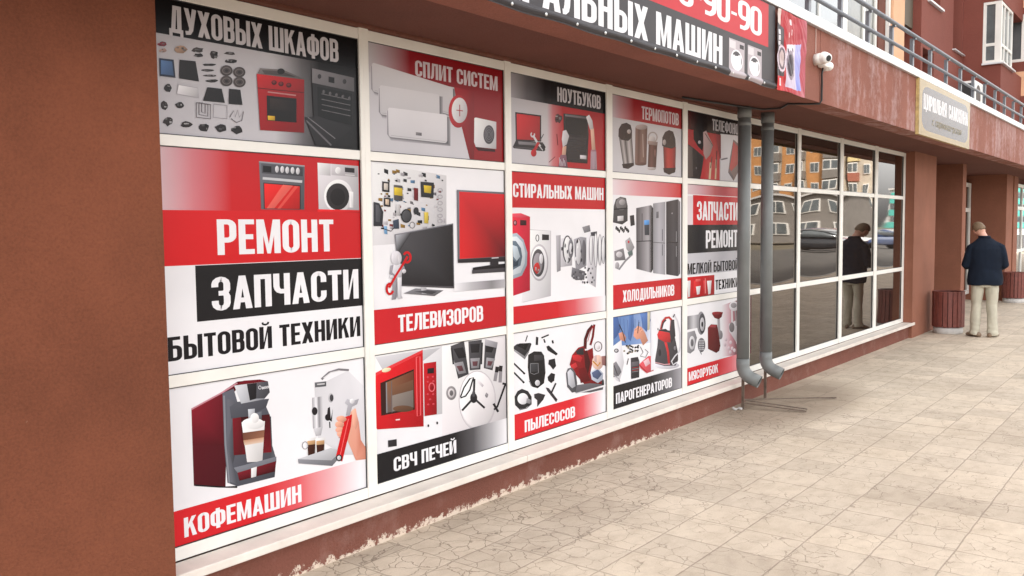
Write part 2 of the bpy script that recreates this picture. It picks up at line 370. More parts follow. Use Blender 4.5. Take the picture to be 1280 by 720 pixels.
def glyph(c):
    w = .46; l, r, b, t = SV / 2, w - SV / 2, SH / 2, 1 - SH / 2; q = .145
    o = _rr(l, b, r, t, q)
    if c in 'ОO0': return w, [_stroke(o, True)]
    if c in 'СC':
        o2 = _rr(l, b, r, t, q); path = [(r, .655)] + o2[6:] + o2[:6] + [(r, .345)]
        path = [(r, .64)] + [p for p in o2[6:]] + [p for p in o2[0:6]] + [(r, .36)]
        return w, [_stroke(path)]
    if c == 'З':
        u = _stroke([(l, .70), *[(l + q + q * math.cos(R(a)), t - q + q * math.sin(R(a))) for a in (180, 150, 120, 90)], *[(r - q + q * math.cos(R(a)), t - q + q * math.sin(R(a))) for a in (90, 60, 30, 0)], *[(r - .1 + .1 * math.cos(R(a)), .615 + .1 * math.sin(R(a))) for a in (0, -45, -90)], (.17, .515)])
        d = _stroke([(.17, .515), *[(r - .1 + .1 * math.cos(R(a)), .415 + .1 * math.sin(R(a))) for a in (90, 45, 0)], *[(r - q + q * math.cos(R(a)), b + q + q * math.sin(R(a))) for a in (0, -30, -60, -90)], *[(l + q + q * math.cos(R(a)), b + q + q * math.sin(R(a))) for a in (-90, -120, -150, -180)], (l, .30)])
        return w, [u, d]
    if c == 'А': return .50, [_pg((0, 0), (.17, 0), (.30, 1), (.165, 1)), _pg((.33, 0), (.50, 0), (.335, 1), (.20, 1)), _bar(.12, .38, .265)]
    if c == 'Б': return w, [_stem(l), _bowl(l, r, b, .57), _bar(l, w - .05, t)]
    if c == 'В': return w, [_stem(l), _bowl(l, r - .012, .515, t, .12), _bowl(l, r, b, .515, .12)]
    if c == 'Г': return .38, [_stem(l), _bar(l, .38, t)]
    if c == 'Д': return .54, [_pg((.075, .1), (.235, .1), (.30, 1), (.155, 1)), _stem(.54 - .06 - SV / 2, .1, 1), _bar(.16, .46, t), _bar(0, .54, SH / 2), _pg((0, -.13), (.12, -.13), (.12, .1), (0, .1)), _pg((.42, -.13), (.54, -.13), (.54, .1), (.42, .1))]
    if c in 'ЕE': return .39, [_stem(l), _bar(l, .39, t), _bar(l, .36, .5), _bar(l, .39, b)]
    if c in 'ИЙ':
        g = [_stem(l), _stem(.49 - l), _pg((SV * .9, 0), (SV * .9 + .02, .0), (.49 - SV * .9, .82), (.49 - SV * .9, 1), (.49 - SV * .9 - .02, 1), (SV * .9, .2))]
        if c == 'Й': g.append(_stroke([(.13, 1.20), (.15, 1.12), (.245, 1.085), (.34, 1.12), (.36, 1.20)], sv=.085, sh=.085))
        return .49, g
    if c in 'КK': return .49, [_stem(l), _pg((SV, .38), (SV, .62), (.31, 1), (.485, 1)), _pg((.215, .60), (.335, .68), (.50, 0), (.325, 0))]
    if c == 'Л': return .50, [_stem(.50 - l), _bar(.14, .42, t), _stroke([(.0, .07), (.06, .075), (.105, .13), (.13, .25), (.155, .6), (.17, 1)], sv=.16, sh=.14)]
    if c in 'МM': return .62, [_stem(l), _stem(.62 - l), _pg((SV * .5, 1), (SV * 1.15, 1), (.355, .0), (.265, 0)), _pg((.62 - SV * .5, 1), (.62 - SV * 1.15, 1), (.265, .0), (.355, .0))]
    if c in 'НH': return w, [_stem(l), _stem(r), _bar(l, r, .515)]
    if c == 'П': return w, [_stem(l), _stem(r), _bar(l, r, t)]
    if c in 'РP': return w, [_stem(l), _bowl(l, r, .415, t)]
    if c in 'ТT': return .42, [_stem(.21), _bar(0, .42, t)]
    if c == 'У': return .48, [_pg((0, 1), (.175, 1), (.315, .30), (.19, .25)), _stroke([(.405, 1), (.30, .42), (.26, .20), (.20, .095), (.04, .075)], sv=.17, sh=.145)]
    if c == 'Ф': return .62, [_stem(.31, -.02, 1.02), _stroke(_rr(l, .19, .62 - l, .83, .14), True)]
    if c in 'ХX': return .50, [_pg((0, 0), (.18, 0), (.495, 1), (.315, 1)), _pg((.32, 0), (.50, 0), (.185, 1), (.005, 1))]
    if c == 'Ц': return .54, [_stem(l), _stem(r), _bar(l, .54, b), _pg((.43, -.15), (.54, -.15), (.54, .1), (.43, .1))]
    if c == 'Ч': return w, [_stem(r), _stroke([(l, 1), (l, .60), (l + .02, .52), (l + .06, .465), (l + .12, .44), (r, .44)])]
    if c == 'Ш': return .70, [_stem(l), _stem(.35), _stem(.70 - l), _bar(l, .70 - l, b)]
    if c == 'Ы': return .64, [_stem(l), _bowl(l, .36, b, .57), _stem(.64 - l)]
    if c == 'Ь': return w, [_stem(l), _bowl(l, r, b, .57)]
    if c == 'Ю': return .66, [_stem(l), _bar(l, .3, .5), _stroke(_rr(.28, b, .66 - l, t, .13), True)]
    if c == 'Я': return w, [_stem(r), [[Vector((w - p.x, p.y)) for p in reversed(qd)] for qd in _bowl(l, r, .43, t)], _pg((0, 0), (.18, 0), (.36, .46), (.2, .46))]
    if c == 'S': return w, [_stroke([(r, .70), *[(r - q + q * math.cos(R(a)), t - q + q * math.sin(R(a))) for a in (0, 45, 90)], *[(l + q + q * math.cos(R(a)), t - q + q * math.sin(R(a))) for a in (90, 135, 180)], (l, .66), (l + .06, .56), (r - .06, .44), (r, .34), *[(r - q + q * math.cos(R(a)), b + q + q * math.sin(R(a))) for a in (0, -45, -90)], *[(l + q + q * math.cos(R(a)), b + q + q * math.sin(R(a))) for a in (-90, -135, -180)], (l, .30)])]
    if c == '9': return w, [_stroke(_rr(l, .40, r, t, .13), True), _stroke([(r, .70), (r, .30), (r - .03, .17), (r - .09, .10), (r - .16, b), (.06, b)])]
    if c == '-': return .26, [_bar(.02, .24, .42)]
    return .2, []
GAP = .055
def advance(s): return sum((.19 if ch == ' ' else glyph(ch)[0]) + GAP for ch in s) - GAP

# ------------------------------------------------------------------ flat artwork traced on the plane it is printed on
LAYER = 0.00003
W_, RED, BLK = (240, 238, 241), (206, 44, 50), (44, 41, 43)
class Art:
    def __init__(self, Y, crop=(0, 0, 1.0)):
        self.Y, self.k, self.parts, self.cur = Y, 0, {}, None; self.crop(*crop)
    def crop(self, ox, oy, sc): self.o = (ox, oy, sc); return self
    def part(self, name): self.cur = name; self.parts.setdefault(name, []); return self
    def w(self, p):
        v = at(self.o[0] + p[0] / self.o[2], self.o[1] + p[1] / self.o[2], self.Y); return (v.x, v.z)
    def raw(self, faces, col):
        """faces in plane coordinates; col one colour or one per corner"""
        self.k += 1; y = self.Y - self.k * LAYER
        for f in faces:
            cs = col if isinstance(col, list) else [col] * len(f)
            self.parts[self.cur].append(([(p[0], y, p[1]) for p in f], cs))
    def poly(self, pts, col):
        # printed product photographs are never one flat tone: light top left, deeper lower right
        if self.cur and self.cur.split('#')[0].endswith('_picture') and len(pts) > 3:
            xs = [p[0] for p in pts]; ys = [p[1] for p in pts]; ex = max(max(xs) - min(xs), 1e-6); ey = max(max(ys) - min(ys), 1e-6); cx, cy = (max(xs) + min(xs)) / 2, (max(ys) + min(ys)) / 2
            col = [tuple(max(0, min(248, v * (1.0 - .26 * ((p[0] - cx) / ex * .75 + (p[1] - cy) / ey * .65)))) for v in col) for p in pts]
        self.raw([[self.w(p) for p in pts]], col); return self
    def shade(self, pts, cols): self.raw([[self.w(p) for p in pts]], list(cols)); return self
    def grad(self, tl, tr, br, bl, stops):
        L = lambda a, b, t: (a[0] + (b[0] - a[0]) * t, a[1] + (b[1] - a[1]) * t)
        A, B, Cc, D = self.w(tl), self.w(tr), self.w(br), self.w(bl)
        self.k += 1; y = self.Y - self.k * LAYER
        for (t0, c0), (t1, c1) in zip(stops, stops[1:]):
            q = [L(A, B, t0), L(A, B, t1), L(D, Cc, t1), L(D, Cc, t0)]
            self.parts[self.cur].append(([(p[0], y, p[1]) for p in q], [c0, c1, c1, c0]))
    def ell(self, cx, cy, rx, ry, col, rot=0, n=26):
        a = R(rot); self.poly([(cx + rx * math.cos(t) * math.cos(a) - ry * math.sin(t) * math.sin(a), cy + rx * math.cos(t) * math.sin(a) + ry * math.sin(t) * math.cos(a)) for t in [2 * math.pi * i / n for i in range(n)]], col); return self
    def ring(self, cx, cy, rx, ry, th, col, n=28, a0=0, a1=360):
        fs = []
        for i in range(n):
            t0, t1 = R(a0 + (a1 - a0) * i / n), R(a0 + (a1 - a0) * (i + 1) / n); k = 1 - th / max(rx, 1e-6); k2 = 1 - th / max(ry, 1e-6)
            k = max(k, .05); k2 = max(k2, .05)
            fs.append([self.w(p) for p in ((cx + rx * math.cos(t0), cy + ry * math.sin(t0)), (cx + rx * math.cos(t1), cy + ry * math.sin(t1)), (cx + rx * k * math.cos(t1), cy + ry * k2 * math.sin(t1)), (cx + rx * k * math.cos(t0), cy + ry * k2 * math.sin(t0)))])
        self.raw(fs, col); return self
    def line(self, pts, wd, col):
        P = [Vector(p) for p in pts]; L = []
        for i, p in enumerate(P):
            d = (P[min(i + 1, len(P) - 1)] - P[max(i - 1, 0)]); d.normalize(); L.append((p + Vector((-d.y, d.x)) * wd / 2, p - Vector((-d.y, d.x)) * wd / 2))
        self.raw([[self.w(q) for q in (a[0], b[0], b[1], a[1])] for a, b in zip(L, L[1:])], col); return self
    def blob(self, cx, cy, rx, ry, col=BLK, n=11, rough=.35, bits=3, seed=None):
        rnd = random.Random(seed if seed is not None else int(cx * 31 + cy * 17))
        self.poly([(cx + rx * math.cos(t) * (1 - rough * rnd.random()), cy + ry * math.sin(t) * (1 - rough * rnd.random())) for t in [2 * math.pi * i / n for i in range(n)]], col)
        for _ in range(bits):
            g = rnd.choice([(120, 118, 118), (90, 88, 90), (165, 163, 165), (25, 24, 26)])
            x, y = cx + rx * rnd.uniform(-.5, .5), cy + ry * rnd.uniform(-.5, .5); a, b_ = rx * rnd.uniform(.1, .3), ry * rnd.uniform(.1, .3)
            self.poly([(x - a, y - b_), (x + a, y - b_ * .7), (x + a * .8, y + b_), (x - a * .9, y + b_ * .8)], g)
        return self
    def text(self, s, bl, tr, col, name='lettering'):
        old = self.cur; self.part('%s#%d' % (name, len(self.parts)))
        (x0, z0), (x1, z1) = self.w(bl), self.w(tr); self.text_at(s, x0, x1, z0, z1, col); self.cur = old; return self
    def text_at(self, s, x0, x1, z0, z1, col):
        kx = (x1 - x0) / advance(s); kz = z1 - z0; x = x0; top = self.k
        for ch in s:
            if ch == ' ': x += (.19 + GAP) * kx; continue
            wd, gs = glyph(ch)
            for i, g in enumerate(gs):
                y = self.Y - (top + 1 + i) * LAYER
                for f in g: self.parts[self.cur].append(([(x + p.x * kx, y, z0 + p.y * kz) for p in f], [col] * len(f)))
            x += (wd + GAP) * kx
        self.k = top + 7
    def build(self, name, label, cat, group, mat, warp=None, parent=None):
        root = None
        for pn, faces in self.parts.items():
            bm = bmesh.new(); lay = bm.loops.layers.color.new('ink') if False else bm.loops.layers.float_color.new('ink')
            for vs, cs in faces:
                if warp: vs = [warp(v) for v in vs]
                try: f = bm.faces.new([bm.verts.new(v) for v in vs])
                except ValueError: continue
                f.normal_update()
                if f.normal.y > 0: f.normal_flip()
                m = {tuple(round(q, 7) for q in v): c for v, c in zip(vs, cs)}
                for lp in f.loops:
                    c = m.get(tuple(round(q, 7) for q in lp.vert.co)) or min(zip(vs, cs), key=lambda t: (Vector(t[0]) - lp.vert.co).length)[1]
                    lp[lay] = (*[min(.80, .83 * q ** 1.18 + .002) for q in lin(c)], 1)
            o = link(name if root is None else pn.split('#')[0], bm, mat, root)
            if root is None: root = o; tag(o, label, cat, group)
        return root

# ================================================================== SETTING
def struct(name, bm, m): return tag(link(name, bm, m), kind='structure')
g = bmesh.new(); box(g, -14, 60, -7.0, 1.2, -.30, 0); struct('pavement', g, M_pave)
g = bmesh.new(); box(g, -14, 60, -7.16, -7.003, -.30, .012, .01); struct('kerb', g, M_kerb)
g = bmesh.new(); box(g, -120, 420, -24, -7.163, -.36, -.13); struct('road', g, M_asph)
g = bmesh.new(); box(g, -700, 700, -700, 700, -.6, -.37); struct('ground', g, M_earth)

# ================================================================== THE BUILDING
XL, XR = 1.80, 14.045                    # run of the shop window
FY, PY = 0.08, 0.092                      # front of its frame, plane of its panes
Z0, Z1 = 0.238, 2.772
MULL = [(3.221, 3.288), (4.455, 4.518), (5.672, 5.755), (6.904, 6.986), (8.262, 8.338), (9.623, 9.707), (11.055, 11.165), (12.505, 12.626)]
ROWS = [(2.129, 2.716), (1.073, 2.080), (0.298, 1.018)]
COLS = []
_x = XL
for a, b_ in MULL + [(13.947, 14.045)]: COLS.append((_x, a)); _x = b_

bld = empty('apartment_building', (0, 0, 0), 'red brown rendered building with shop windows under a projecting canopy', 'building')
def part(name, bm, m, parent=bld, label=None):
    o = link(name, bm, m, parent)
    if label: o['label'] = label
    return o
# ground floor shell
part('wall', bx(-9.0, 1.955, -.12, .9, -.05, 2.79), M_pillar, label='broad red brown wall left of the shop window')
part('plinth', bx(1.885, 14.045, 0, .30, -.05, .205), M_plinth)
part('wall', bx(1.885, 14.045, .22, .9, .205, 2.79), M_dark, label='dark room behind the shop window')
part('lintel', bx(1.885, 14.045, .04, .215, 2.775, 2.789), M_recess)
# piers and entrance recesses to the right
pa = bx(14.05, 14.742, -.045, .9, -.05, 2.79); box(pa, 14.775, 15.42, -.035, .9, -.05, 2.79)
part('joint', bx(14.745, 14.772, .03, .5, -.05, 2.789), M_dark)
part('pillar', pa, M_pillar2, label='brown pillar with a dark vertical joint beside the last window')
part('pillar', bx(17.57, 17.86, 0, .62, -.05, 2.79), M_pillar2)
pc = bx(22.02, 22.62, 0, .9, -.05, 2.79); box(pc, 22.635, 22.95, .02, .9, -.05, 2.79); box(pc, 22.965, 23.5, 0, .9, -.05, 2.79)
part('pillar', pc, M_pillar2)
part('wall', bx(15.42, 22.02, .95, 1.15, -.05, 2.79), M_recess, label='recessed entrance wall between the pillars')
part('wall', bx(23.5, 46, .20, 1.2, -.05, 2.79), M_recess)
def framed(x0, x1, y, z0, z1, xs, zs, fw=.06, glass=None, name='window', parent=bld):
    """pvc window in a plane facing the street: frame with bars at xs / zs, one pane behind"""
    f = bmesh.new()
    box(f, x0, x1, y, y + .07, z1 - fw, z1, .004); box(f, x0, x1, y, y + .07, z0, z0 + fw, .004)
    box(f, x0, x0 + fw, y + .002, y + .068, z0 + fw, z1 - fw); box(f, x1 - fw, x1, y + .002, y + .068, z0 + fw, z1 - fw)
    for x in xs: box(f, x - fw / 2, x + fw / 2, y + .004, y + .066, z0 + fw, z1 - fw)
    for z in zs: box(f, x0 + fw, x1 - fw, y + .006, y + .064, z - fw / 2, z + fw / 2)
    o = part(name, f, M_pvc, parent); part('pane', bx(x0 + .02, x1 - .02, y + .03, y + .05, z0 + .02, z1 - .02), glass or M_win, o)
    return o
framed(15.7, 18.6, .80, .12, 2.70, [16.6, 17.3, 18.2], [1.05, 2.08], .05, M_glass)
part('plinth', bx(15.42, 22.02, .80, .949, -.05, .115), M_recess)
framed(19.4, 21.98, .70, .14, 2.62, [20.4, 21.3], [1.05, 2.02], .09, M_glass)
framed(23.6, 31.0, .10, .24, 2.66, [24.9, 26.3, 27.7, 29.2], [1.05, 2.08], .08, M_glass)
part('plinth', bx(23.5, 46, .05, .199, -.05, .22), M_plinth)

# the shop window: one white frame, its mullions, transoms, panes and sill
fr = bmesh.new()
box(fr, XL, XR, FY, FY + .07, 2.716, Z1, .004); box(fr, XL, XR, FY, FY + .07, Z0, .298, .004); box(fr, 13.947, XR, FY + .001, FY + .069, .298, 2.716, .003)
shop = part('window_frame', fr, M_pvc)
for a, b_ in MULL:
    m_ = bx(a, b_, FY - .006, FY + .066, Z0 + .004, 2.783, .004); box(m_, a + .027, a + .031, FY - .0068, FY - .004, Z0 + .01, 2.775)
    part('mullion', m_, M_pvc, shop)
for c0, c1 in COLS:
    for z0, z1 in ((1.018, 1.073), (2.080, 2.129)):
        part('transom', bx(c0 + .001, c1 - .001, FY + .003, FY + .06, z0, z1, .003), M_pvc, shop)
        bead = bmesh.new()
random.seed(11)
for ci, (c0, c1) in enumerate(COLS):
    for ri, (z0, z1) in enumerate(ROWS):
        t = bmesh.new(); N = 14 if ci >= 5 else 1
        # sealed double glazing is never flat: the outer pane is sucked in or pushed out by a few mm
        sag = {0: .0003, 1: random.choice((.0011, -.0009, .0010)), 2: -.0012}[ri] if ci >= 5 else 0
        tl, tt = random.uniform(-.0008, .0008), random.uniform(-.0012, .0012)
        vs = [[t.verts.new((c0 + (c1 - c0) * i / N, PY + .004 + sag * (1 - (2 * i / N - 1) ** 2) * (1 - (2 * j / N - 1) ** 2) * 2 + tl * (2 * i / N - 1) + tt * (2 * j / N - 1), z0 + (z1 - z0) * j / N)) for j in range(N + 1)] for i in range(N + 1)]
        for i in range(N):
            for j in range(N): t.faces.new((vs[i][j], vs[i + 1][j], vs[i + 1][j + 1], vs[i][j + 1]))
        s_ = bmesh.new(); e_ = .0035; pr_ = .003 if ci >= 5 else .007
        for q in ((c0, c0 + e_, z0 + e_, z1 - e_), (c1 - e_, c1, z0 + e_, z1 - e_), (c0, c1, z0, z0 + e_), (c0, c1, z1 - e_, z1)): box(s_, q[0], q[1], PY - pr_, PY + .012, q[2], q[3])
        part('seal', s_, M_black, shop)
        o = part('pane', t, M_glass, shop)
        for p in o.data.polygons: p.use_smooth = True
for sx0, sx1, mm in ((1.885, 4.47, M_sill), (4.474, 7.86, M_sill), (7.864, 11.3, M_sill), (11.304, 14.16, M_sill)):
    s = bmesh.new(); box(s, sx0, sx1, -.065, FY - .001 if sx1 < 14 else -.046, .192, .234, .006)
    part('window_sill', s, mm, shop)
part('window_sill', bx(11.304, 14.048, -.0449, FY - .001, .196, .2335), M_sill, shop)

# canopy: soffit, parapet with its zinc cap
FA = -.775
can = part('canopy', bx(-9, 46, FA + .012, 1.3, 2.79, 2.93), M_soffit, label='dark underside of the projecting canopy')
for x0, x1 in ((-9, 7.81), (7.822, 13.83), (13.86, 46)):
    part('parapet', bx(x0, x1, FA, FA + .22, 2.782, 3.405), M_fascia, can)
    part('parapet_cap', bx(x0 - .004, x1 + .004, FA - .035, FA + .26, 3.405, 3.492, .006), M_cap, can)
part('terrace_floor', bx(-9, 46, FA + .22, 3.4, 2.931, 3.20), M_conc, can)

# upper floor, stepping out towards the street from left to right
ZT = 17.0
def wallp(x0, x1, y0, y1, z0, z1, m=M_wall, label=None): return part('wall', bx(x0, x1, y0, y1, z0, z1), m, label=label)
wallp(-30, 9.2, .85, 3.4, 3.2, ZT)
wallp(9.2, 15.93, 1.15, 3.4, 3.2, ZT, M_wall)
wallp(15.93, 16.62, .80, 3.4, 3.2, 9.5, M_peach, 'peach coloured pier on the terrace')
wallp(16.62, 17.76, 1.9, 3.4, 3.2, ZT)
part('balcony', bx(16.62, 17.76, .95, 1.899, 5.35, 6.3), plain('olive_panel', (.10, .08, .055), .7))
# long glazed terrace front
framed(6.2, 13.70, .92, 3.22, 6.6, [7.2, 8.4, 9.66, 11.3, 12.7], [], .06, M_win, 'terrace_window')
framed(13.705, 15.42, .92, 3.22, 6.6, [13.86, 14.75], [], .09, M_curtain, 'terrace_window')
wallp(15.425, 15.80, .90, 1.149, 3.2, 9.5, M_recess); part('drain_channel', bx(15.82, 15.90, .84, .90, 3.2, 9.5), M_pvc)
# brown wall with a recessed window, a doorway and the bay
W1 = .80
def hole_wall(x0, x1, y0, y1, z0, z1, holes, m):
    """wall running along x with rectangular openings (hx0, hx1, hz0, hz1)"""
    xs = sorted({x0, x1, *[h[0] for h in holes], *[h[1] for h in holes]})
    b = bmesh.new()
    for a, c in zip(xs, xs[1:]):
        hs_ = sorted([h for h in holes if h[0] <= a + 1e-6 and h[1] >= c - 1e-6], key=lambda h: h[2]); z = z0
        for h in hs_: 
            if h[2] > z: box(b, a, c, y0, y1, z, h[2])
            z = h[3]
        if z < z1: box(b, a, c, y0, y1, z, z1)
    return part('wall', b, m)
hole_wall(17.762, 21.30, W1, 3.4, 3.2, ZT, [(17.9, 18.75, 3.2, 5.02), (20.34, 21.2, 5.35, 7.35), (18.3, 19.2, 5.95, 7.6)], M_wall)
framed(20.34, 21.2, 1.18, 5.35, 7.35, [20.75], [], .10, M_win)
framed(18.3, 19.2, 1.0, 5.95, 7.6, [18.7], [], .09, M_win)
framed(17.9, 18.75, 1.25, 3.2, 5.0, [18.3], [], .10, M_win, 'terrace_door')
part('window_sill', bx(20.30, 21.25, .74, 1.17, 5.325, 5.35), M_cap)
part('window_sill', bx(18.2, 19.3, .74, .99, 5.91, 5.948), M_cap)
# stepped bays on the right: faces turned towards the camera carry corner windows
def yframe(x, y0, y1, z0, z1, ys, zs, fw=.07, glass=None):
    """window in a plane facing the camera end of the street"""
    f = bmesh.new()
    box(f, x, x + .07, y0, y1, z1 - fw, z1, .004); box(f, x, x + .07, y0, y1, z0, z0 + fw, .004)
    box(f, x + .002, x + .068, y0, y0 + fw, z0 + fw, z1 - fw); box(f, x + .002, x + .068, y1 - fw, y1, z0 + fw, z1 - fw)
    for y in ys: box(f, x + .004, x + .066, y - fw / 2, y + fw / 2, z0 + fw, z1 - fw)
    for z in zs: box(f, x + .006, x + .064, y0 + fw, y1 - fw, z - fw / 2, z + fw / 2)
    o = part('window', f, M_pvc); part('pane', bx(x + .03, x + .05, y0 + .02, y1 - .02, z0 + .02, z1 - .02), glass or M_win, o); return o
XB, YB, XB2 = 21.30, .06, 22.75
WZ0, WZ1 = 5.13, 6.42
b = bmesh.new(); box(b, XB, 23.9, YB, 3.4, 3.2, WZ0); box(b, XB, 23.9, YB, 3.4, WZ1, ZT); box(b, XB, XB + .3, .42, .80, WZ0, WZ1); box(b, 22.72, 23.9, .3, 3.4, WZ0, WZ1); box(b, XB + .3, 22.72, .8, 3.4, WZ0, WZ1)
part('wall', b, M_wall)
part('window_sill', bx(XB - .06, XB2, YB - .06, .42, WZ0 - .035, WZ0 - .002), M_cap)
yframe(XB + .01, YB + .01, .418, WZ0, WZ1, [.16], [5.52], .06)
framed(XB + .085, 22.70, YB + .012, WZ0, WZ1, [21.75, 22.2], [5.52], .06, M_win)
b = bmesh.new()
bands = [(3.2, 4.70, M_wall), (4.70, 5.27, M_peach), (5.27, 5.50, M_wall), (6.60, 6.74, M_wall), (6.74, 7.7, M_peach), (7.7, 9.4, M_wall), (9.4, 10.4, M_peach), (10.4, ZT, M_wall)]
for z0, z1, m in bands: part('wall', bx(23.9, 28, -.68, 3.4, z0, z1), m, label='peach band of the stepped bay' if m is M_peach else None)
part('wall', bx(24.3, 28, -.4, 3.4, 5.50, 6.60), M_wall)
yframe(23.93, -.66, .9, 5.50, 6.60, [-.28, .05, .5], [], .07)
part('wall', bx(28, 46, -.30, 3.4, 3.2, ZT), M_wall)
part('roof', bx(-30, 46, .3, 14, ZT, ZT + .2), M_cap)
part('wall', bx(-30, 46, 3.4, 14, -.05, ZT), M_wall)

# ================================================================== RAILING, SIGNS AND FITTINGS
rl = empty('terrace_railing', (0, -.70, 3.49), 'grey steel railing with two bars along the canopy edge', 'railing')
def pr(name, bm, m, root, smooth=False, label=None):
    o = link(name, bm, m, root, smooth); o.matrix_parent_inverse = Matrix.Translation(root.location).inverted() if root.type == 'EMPTY' and root.rotation_euler.z == 0 else Matrix()
    if label: o['label'] = label
    return o
RY = -.70
pr('top_rail', tube(bmesh.new(), [(-8, RY, 3.925), (45, RY, 3.925)], .023, 12), M_rail, rl, True)
pr('lower_rail', tube(bmesh.new(), [(-8, RY, 3.705), (45, RY, 3.705)], .019, 12), M_rail, rl, True)
for i in range(-8, 30):
    x = 7.80 + .866 * i
    b = bmesh.new(); box(b, x - .028, x + .028, RY + .012, RY + .052, 3.0, 3.90, .004); box(b, x - .02, x + .02, RY - .012, RY + .02, 3.885, 3.912)
    pr('post', b, M_rail, rl)

ac = empty('air_conditioner', (20.4, .55, 3.9), 'white air conditioner box on the brown wall behind the railing', 'air conditioner')
b = bx(20.05, 20.82, .30, .62, 4.05, 4.62, .015); pr('housing', b, M_white, ac)
b = bmesh.new(); tube(b, [(20.33, .295, 4.33), (20.33, .30, 4.33)], .22, 24); pr('fan_grille', b, M_black, ac)
b = bmesh.new(); box(b, 20.044, 20.049, .33, .59, 4.1, 4.57); pr('side_grille', b, M_black, ac)
b = bmesh.new(); box(b, 20.15, 20.18, .30, .795, 4.01, 4.045); box(b, 20.68, 20.71, .30, .795, 4.01, 4.045); pr('bracket', b, M_rail, ac)

# drainpipes: two of them, running out of the soffit and kicking out above the sill
def drainpipe(X, label, z_el):
    Y, r = -.135, .057
    root = empty('drainpipe', (X, Y, z_el), label, 'drainpipe', 'drainpipes in front of the shop window')
    b = bmesh.new(); tube(b, [(X, Y, 2.792), (X, Y, z_el + .04)], r, 28)
    lathe(b, [(r, 0), (r + .004, .004), (r + .004, .03), (r, .034)], 28, Matrix.Translation((X, Y, 2.62)))
    pr('pipe', b, M_pipe, root, True)
    b = bmesh.new(); tube(b, [(X, Y, 2.788), (X, Y, 2.69)], r + .006, 28); pr('socket', b, M_pipe, root, True)
    pts = [(X, Y, z_el + .06)] + [(X + .02 * (1 - math.cos(R(a))), Y - .13 * (1 - math.cos(R(a))), z_el - .13 * math.sin(R(a))) for a in range(0, 76, 8)]
    d = (Vector(pts[-1]) - Vector(pts[-2])).normalized(); pts.append(tuple(Vector(pts[-1]) + d * .07))
    b = bmesh.new(); tube(b, pts, r + .003, 28, caps=False); o = pr('elbow', b, M_pipe, root, True)
    sm = o.modifiers.new('wall', 'SOLIDIFY'); sm.thickness = .004
    b = bmesh.new(); tube(b, [Vector(pts[-1]) - d * .012, Vector(pts[-1]) - d * .010], r - .003, 24); pr('mouth', b, M_dark, root)
    return root
drainpipe(7.690, 'grey drainpipe beside the meat grinder poster, left of the two', .42)
drainpipe(8.232, 'grey drainpipe in front of the plain glass, right of the two', .42)

# flat bars under the pipes: two stakes and bars lying on the paving
def bar(name, label, pts, wd, th, group=None):
    b = bmesh.new()
    for a, c in zip(pts, pts[1:]):
        a, c = Vector(a), Vector(c); d = (c - a); L = d.length; q = d.to_track_quat('X', 'Z').to_matrix().to_4x4(); q.translation = a
        t = bx(0, L, -wd / 2, wd / 2, -th / 2, th / 2, .001); merge(b, t, 0, q)
    return tag(link(name, b, M_steel), label, 'steel bar', group)
bar('steel_stake', 'thin rusty stake standing under the left drainpipe elbow', [(7.72, -.125, -.02), (7.72, -.125, .37)], .028, .008, 'steel bars under the drainpipes')
bar('steel_stake', 'thin rusty stake standing under the right drainpipe elbow', [(8.26, -.12, -.02), (8.26, -.12, .38)], .028, .008, 'steel bars under the drainpipes')
bar('steel_bar', 'short rusty bar lying lowest on the paving below the drainpipes', [(7.73, -.14, .055), (7.90, -.66, .012)], .022, .010, 'steel bars under the drainpipes')
bar('steel_bar', 'rusty bar lying just above the shortest one below the drainpipes', [(7.75, -.13, .078), (7.95, -.65, .022)], .016, .010, 'steel bars under the drainpipes')
bar('steel_bar', 'longest thin rusty bar reaching far across the paving below the drainpipes', [(7.74, -.12, .085), (8.72, -.66, .010)], .016, .010, 'steel bars under the drainpipes')

b = bmesh.new()
rl_ = random.Random(3)
for k in range(9):
    t = bmesh.new(); bmesh.ops.create_icosphere(t, subdivisions=1, radius=rl_.uniform(.008, .022))
    for v in t.verts: v.co *= rl_.uniform(.7, 1.15)
    merge(b, t, 0, Matrix.Translation((7.66 + rl_.uniform(-.07, .05), -.05 - rl_.uniform(0, .08), .010)) @ Matrix.Diagonal((1, 1, .7, 1)))
tag(link('mortar_crumbs', b, M_conc), 'pale mortar crumbs at the foot of the left stake by the wall', 'rubble', kind='stuff')
# security camera with its cable
sc = empty('security_camera', (7.72, FA, 3.13), 'white dome camera on the parapet above the drainpipes', 'security camera')
b = bx(7.74, 7.86, FA - .075, FA, 3.075, 3.185, .02); pr('junction_box', b, M_white, sc)
def ball(b, c, r, sq=(1, 1, 1), n=20):
    t = bmesh.new(); bmesh.ops.create_uvsphere(t, u_segments=n, v_segments=n // 2, radius=r); merge(b, t, 0, Matrix.Translation(c) @ Matrix.Diagonal((*sq, 1)))
    return b
head = Vector((7.665, FA - .085, 3.135)); aim = Vector((-.45, -.85, -.22)).normalized()
b = bmesh.new(); ball(b, head, .052); tube(b, [head, head + aim * .03, head + aim * .055], [.050, .046, .038], 22); tube(b, [head, (7.68, FA, 3.13)], .048, 20); pr('camera_head', b, M_white, sc, True)
b = bmesh.new(); tube(b, [head + aim * .053, head + aim * .0575], .026, 20); pr('lens', b, M_black, sc)
b = bmesh.new(); tube(b, [(7.90, FA, 3.10), (7.90, FA - .05, 3.10)], .038, 20); ball(b, (7.90, FA - .05, 3.10), .038); pr('sensor_head', b, M_white, sc, True)
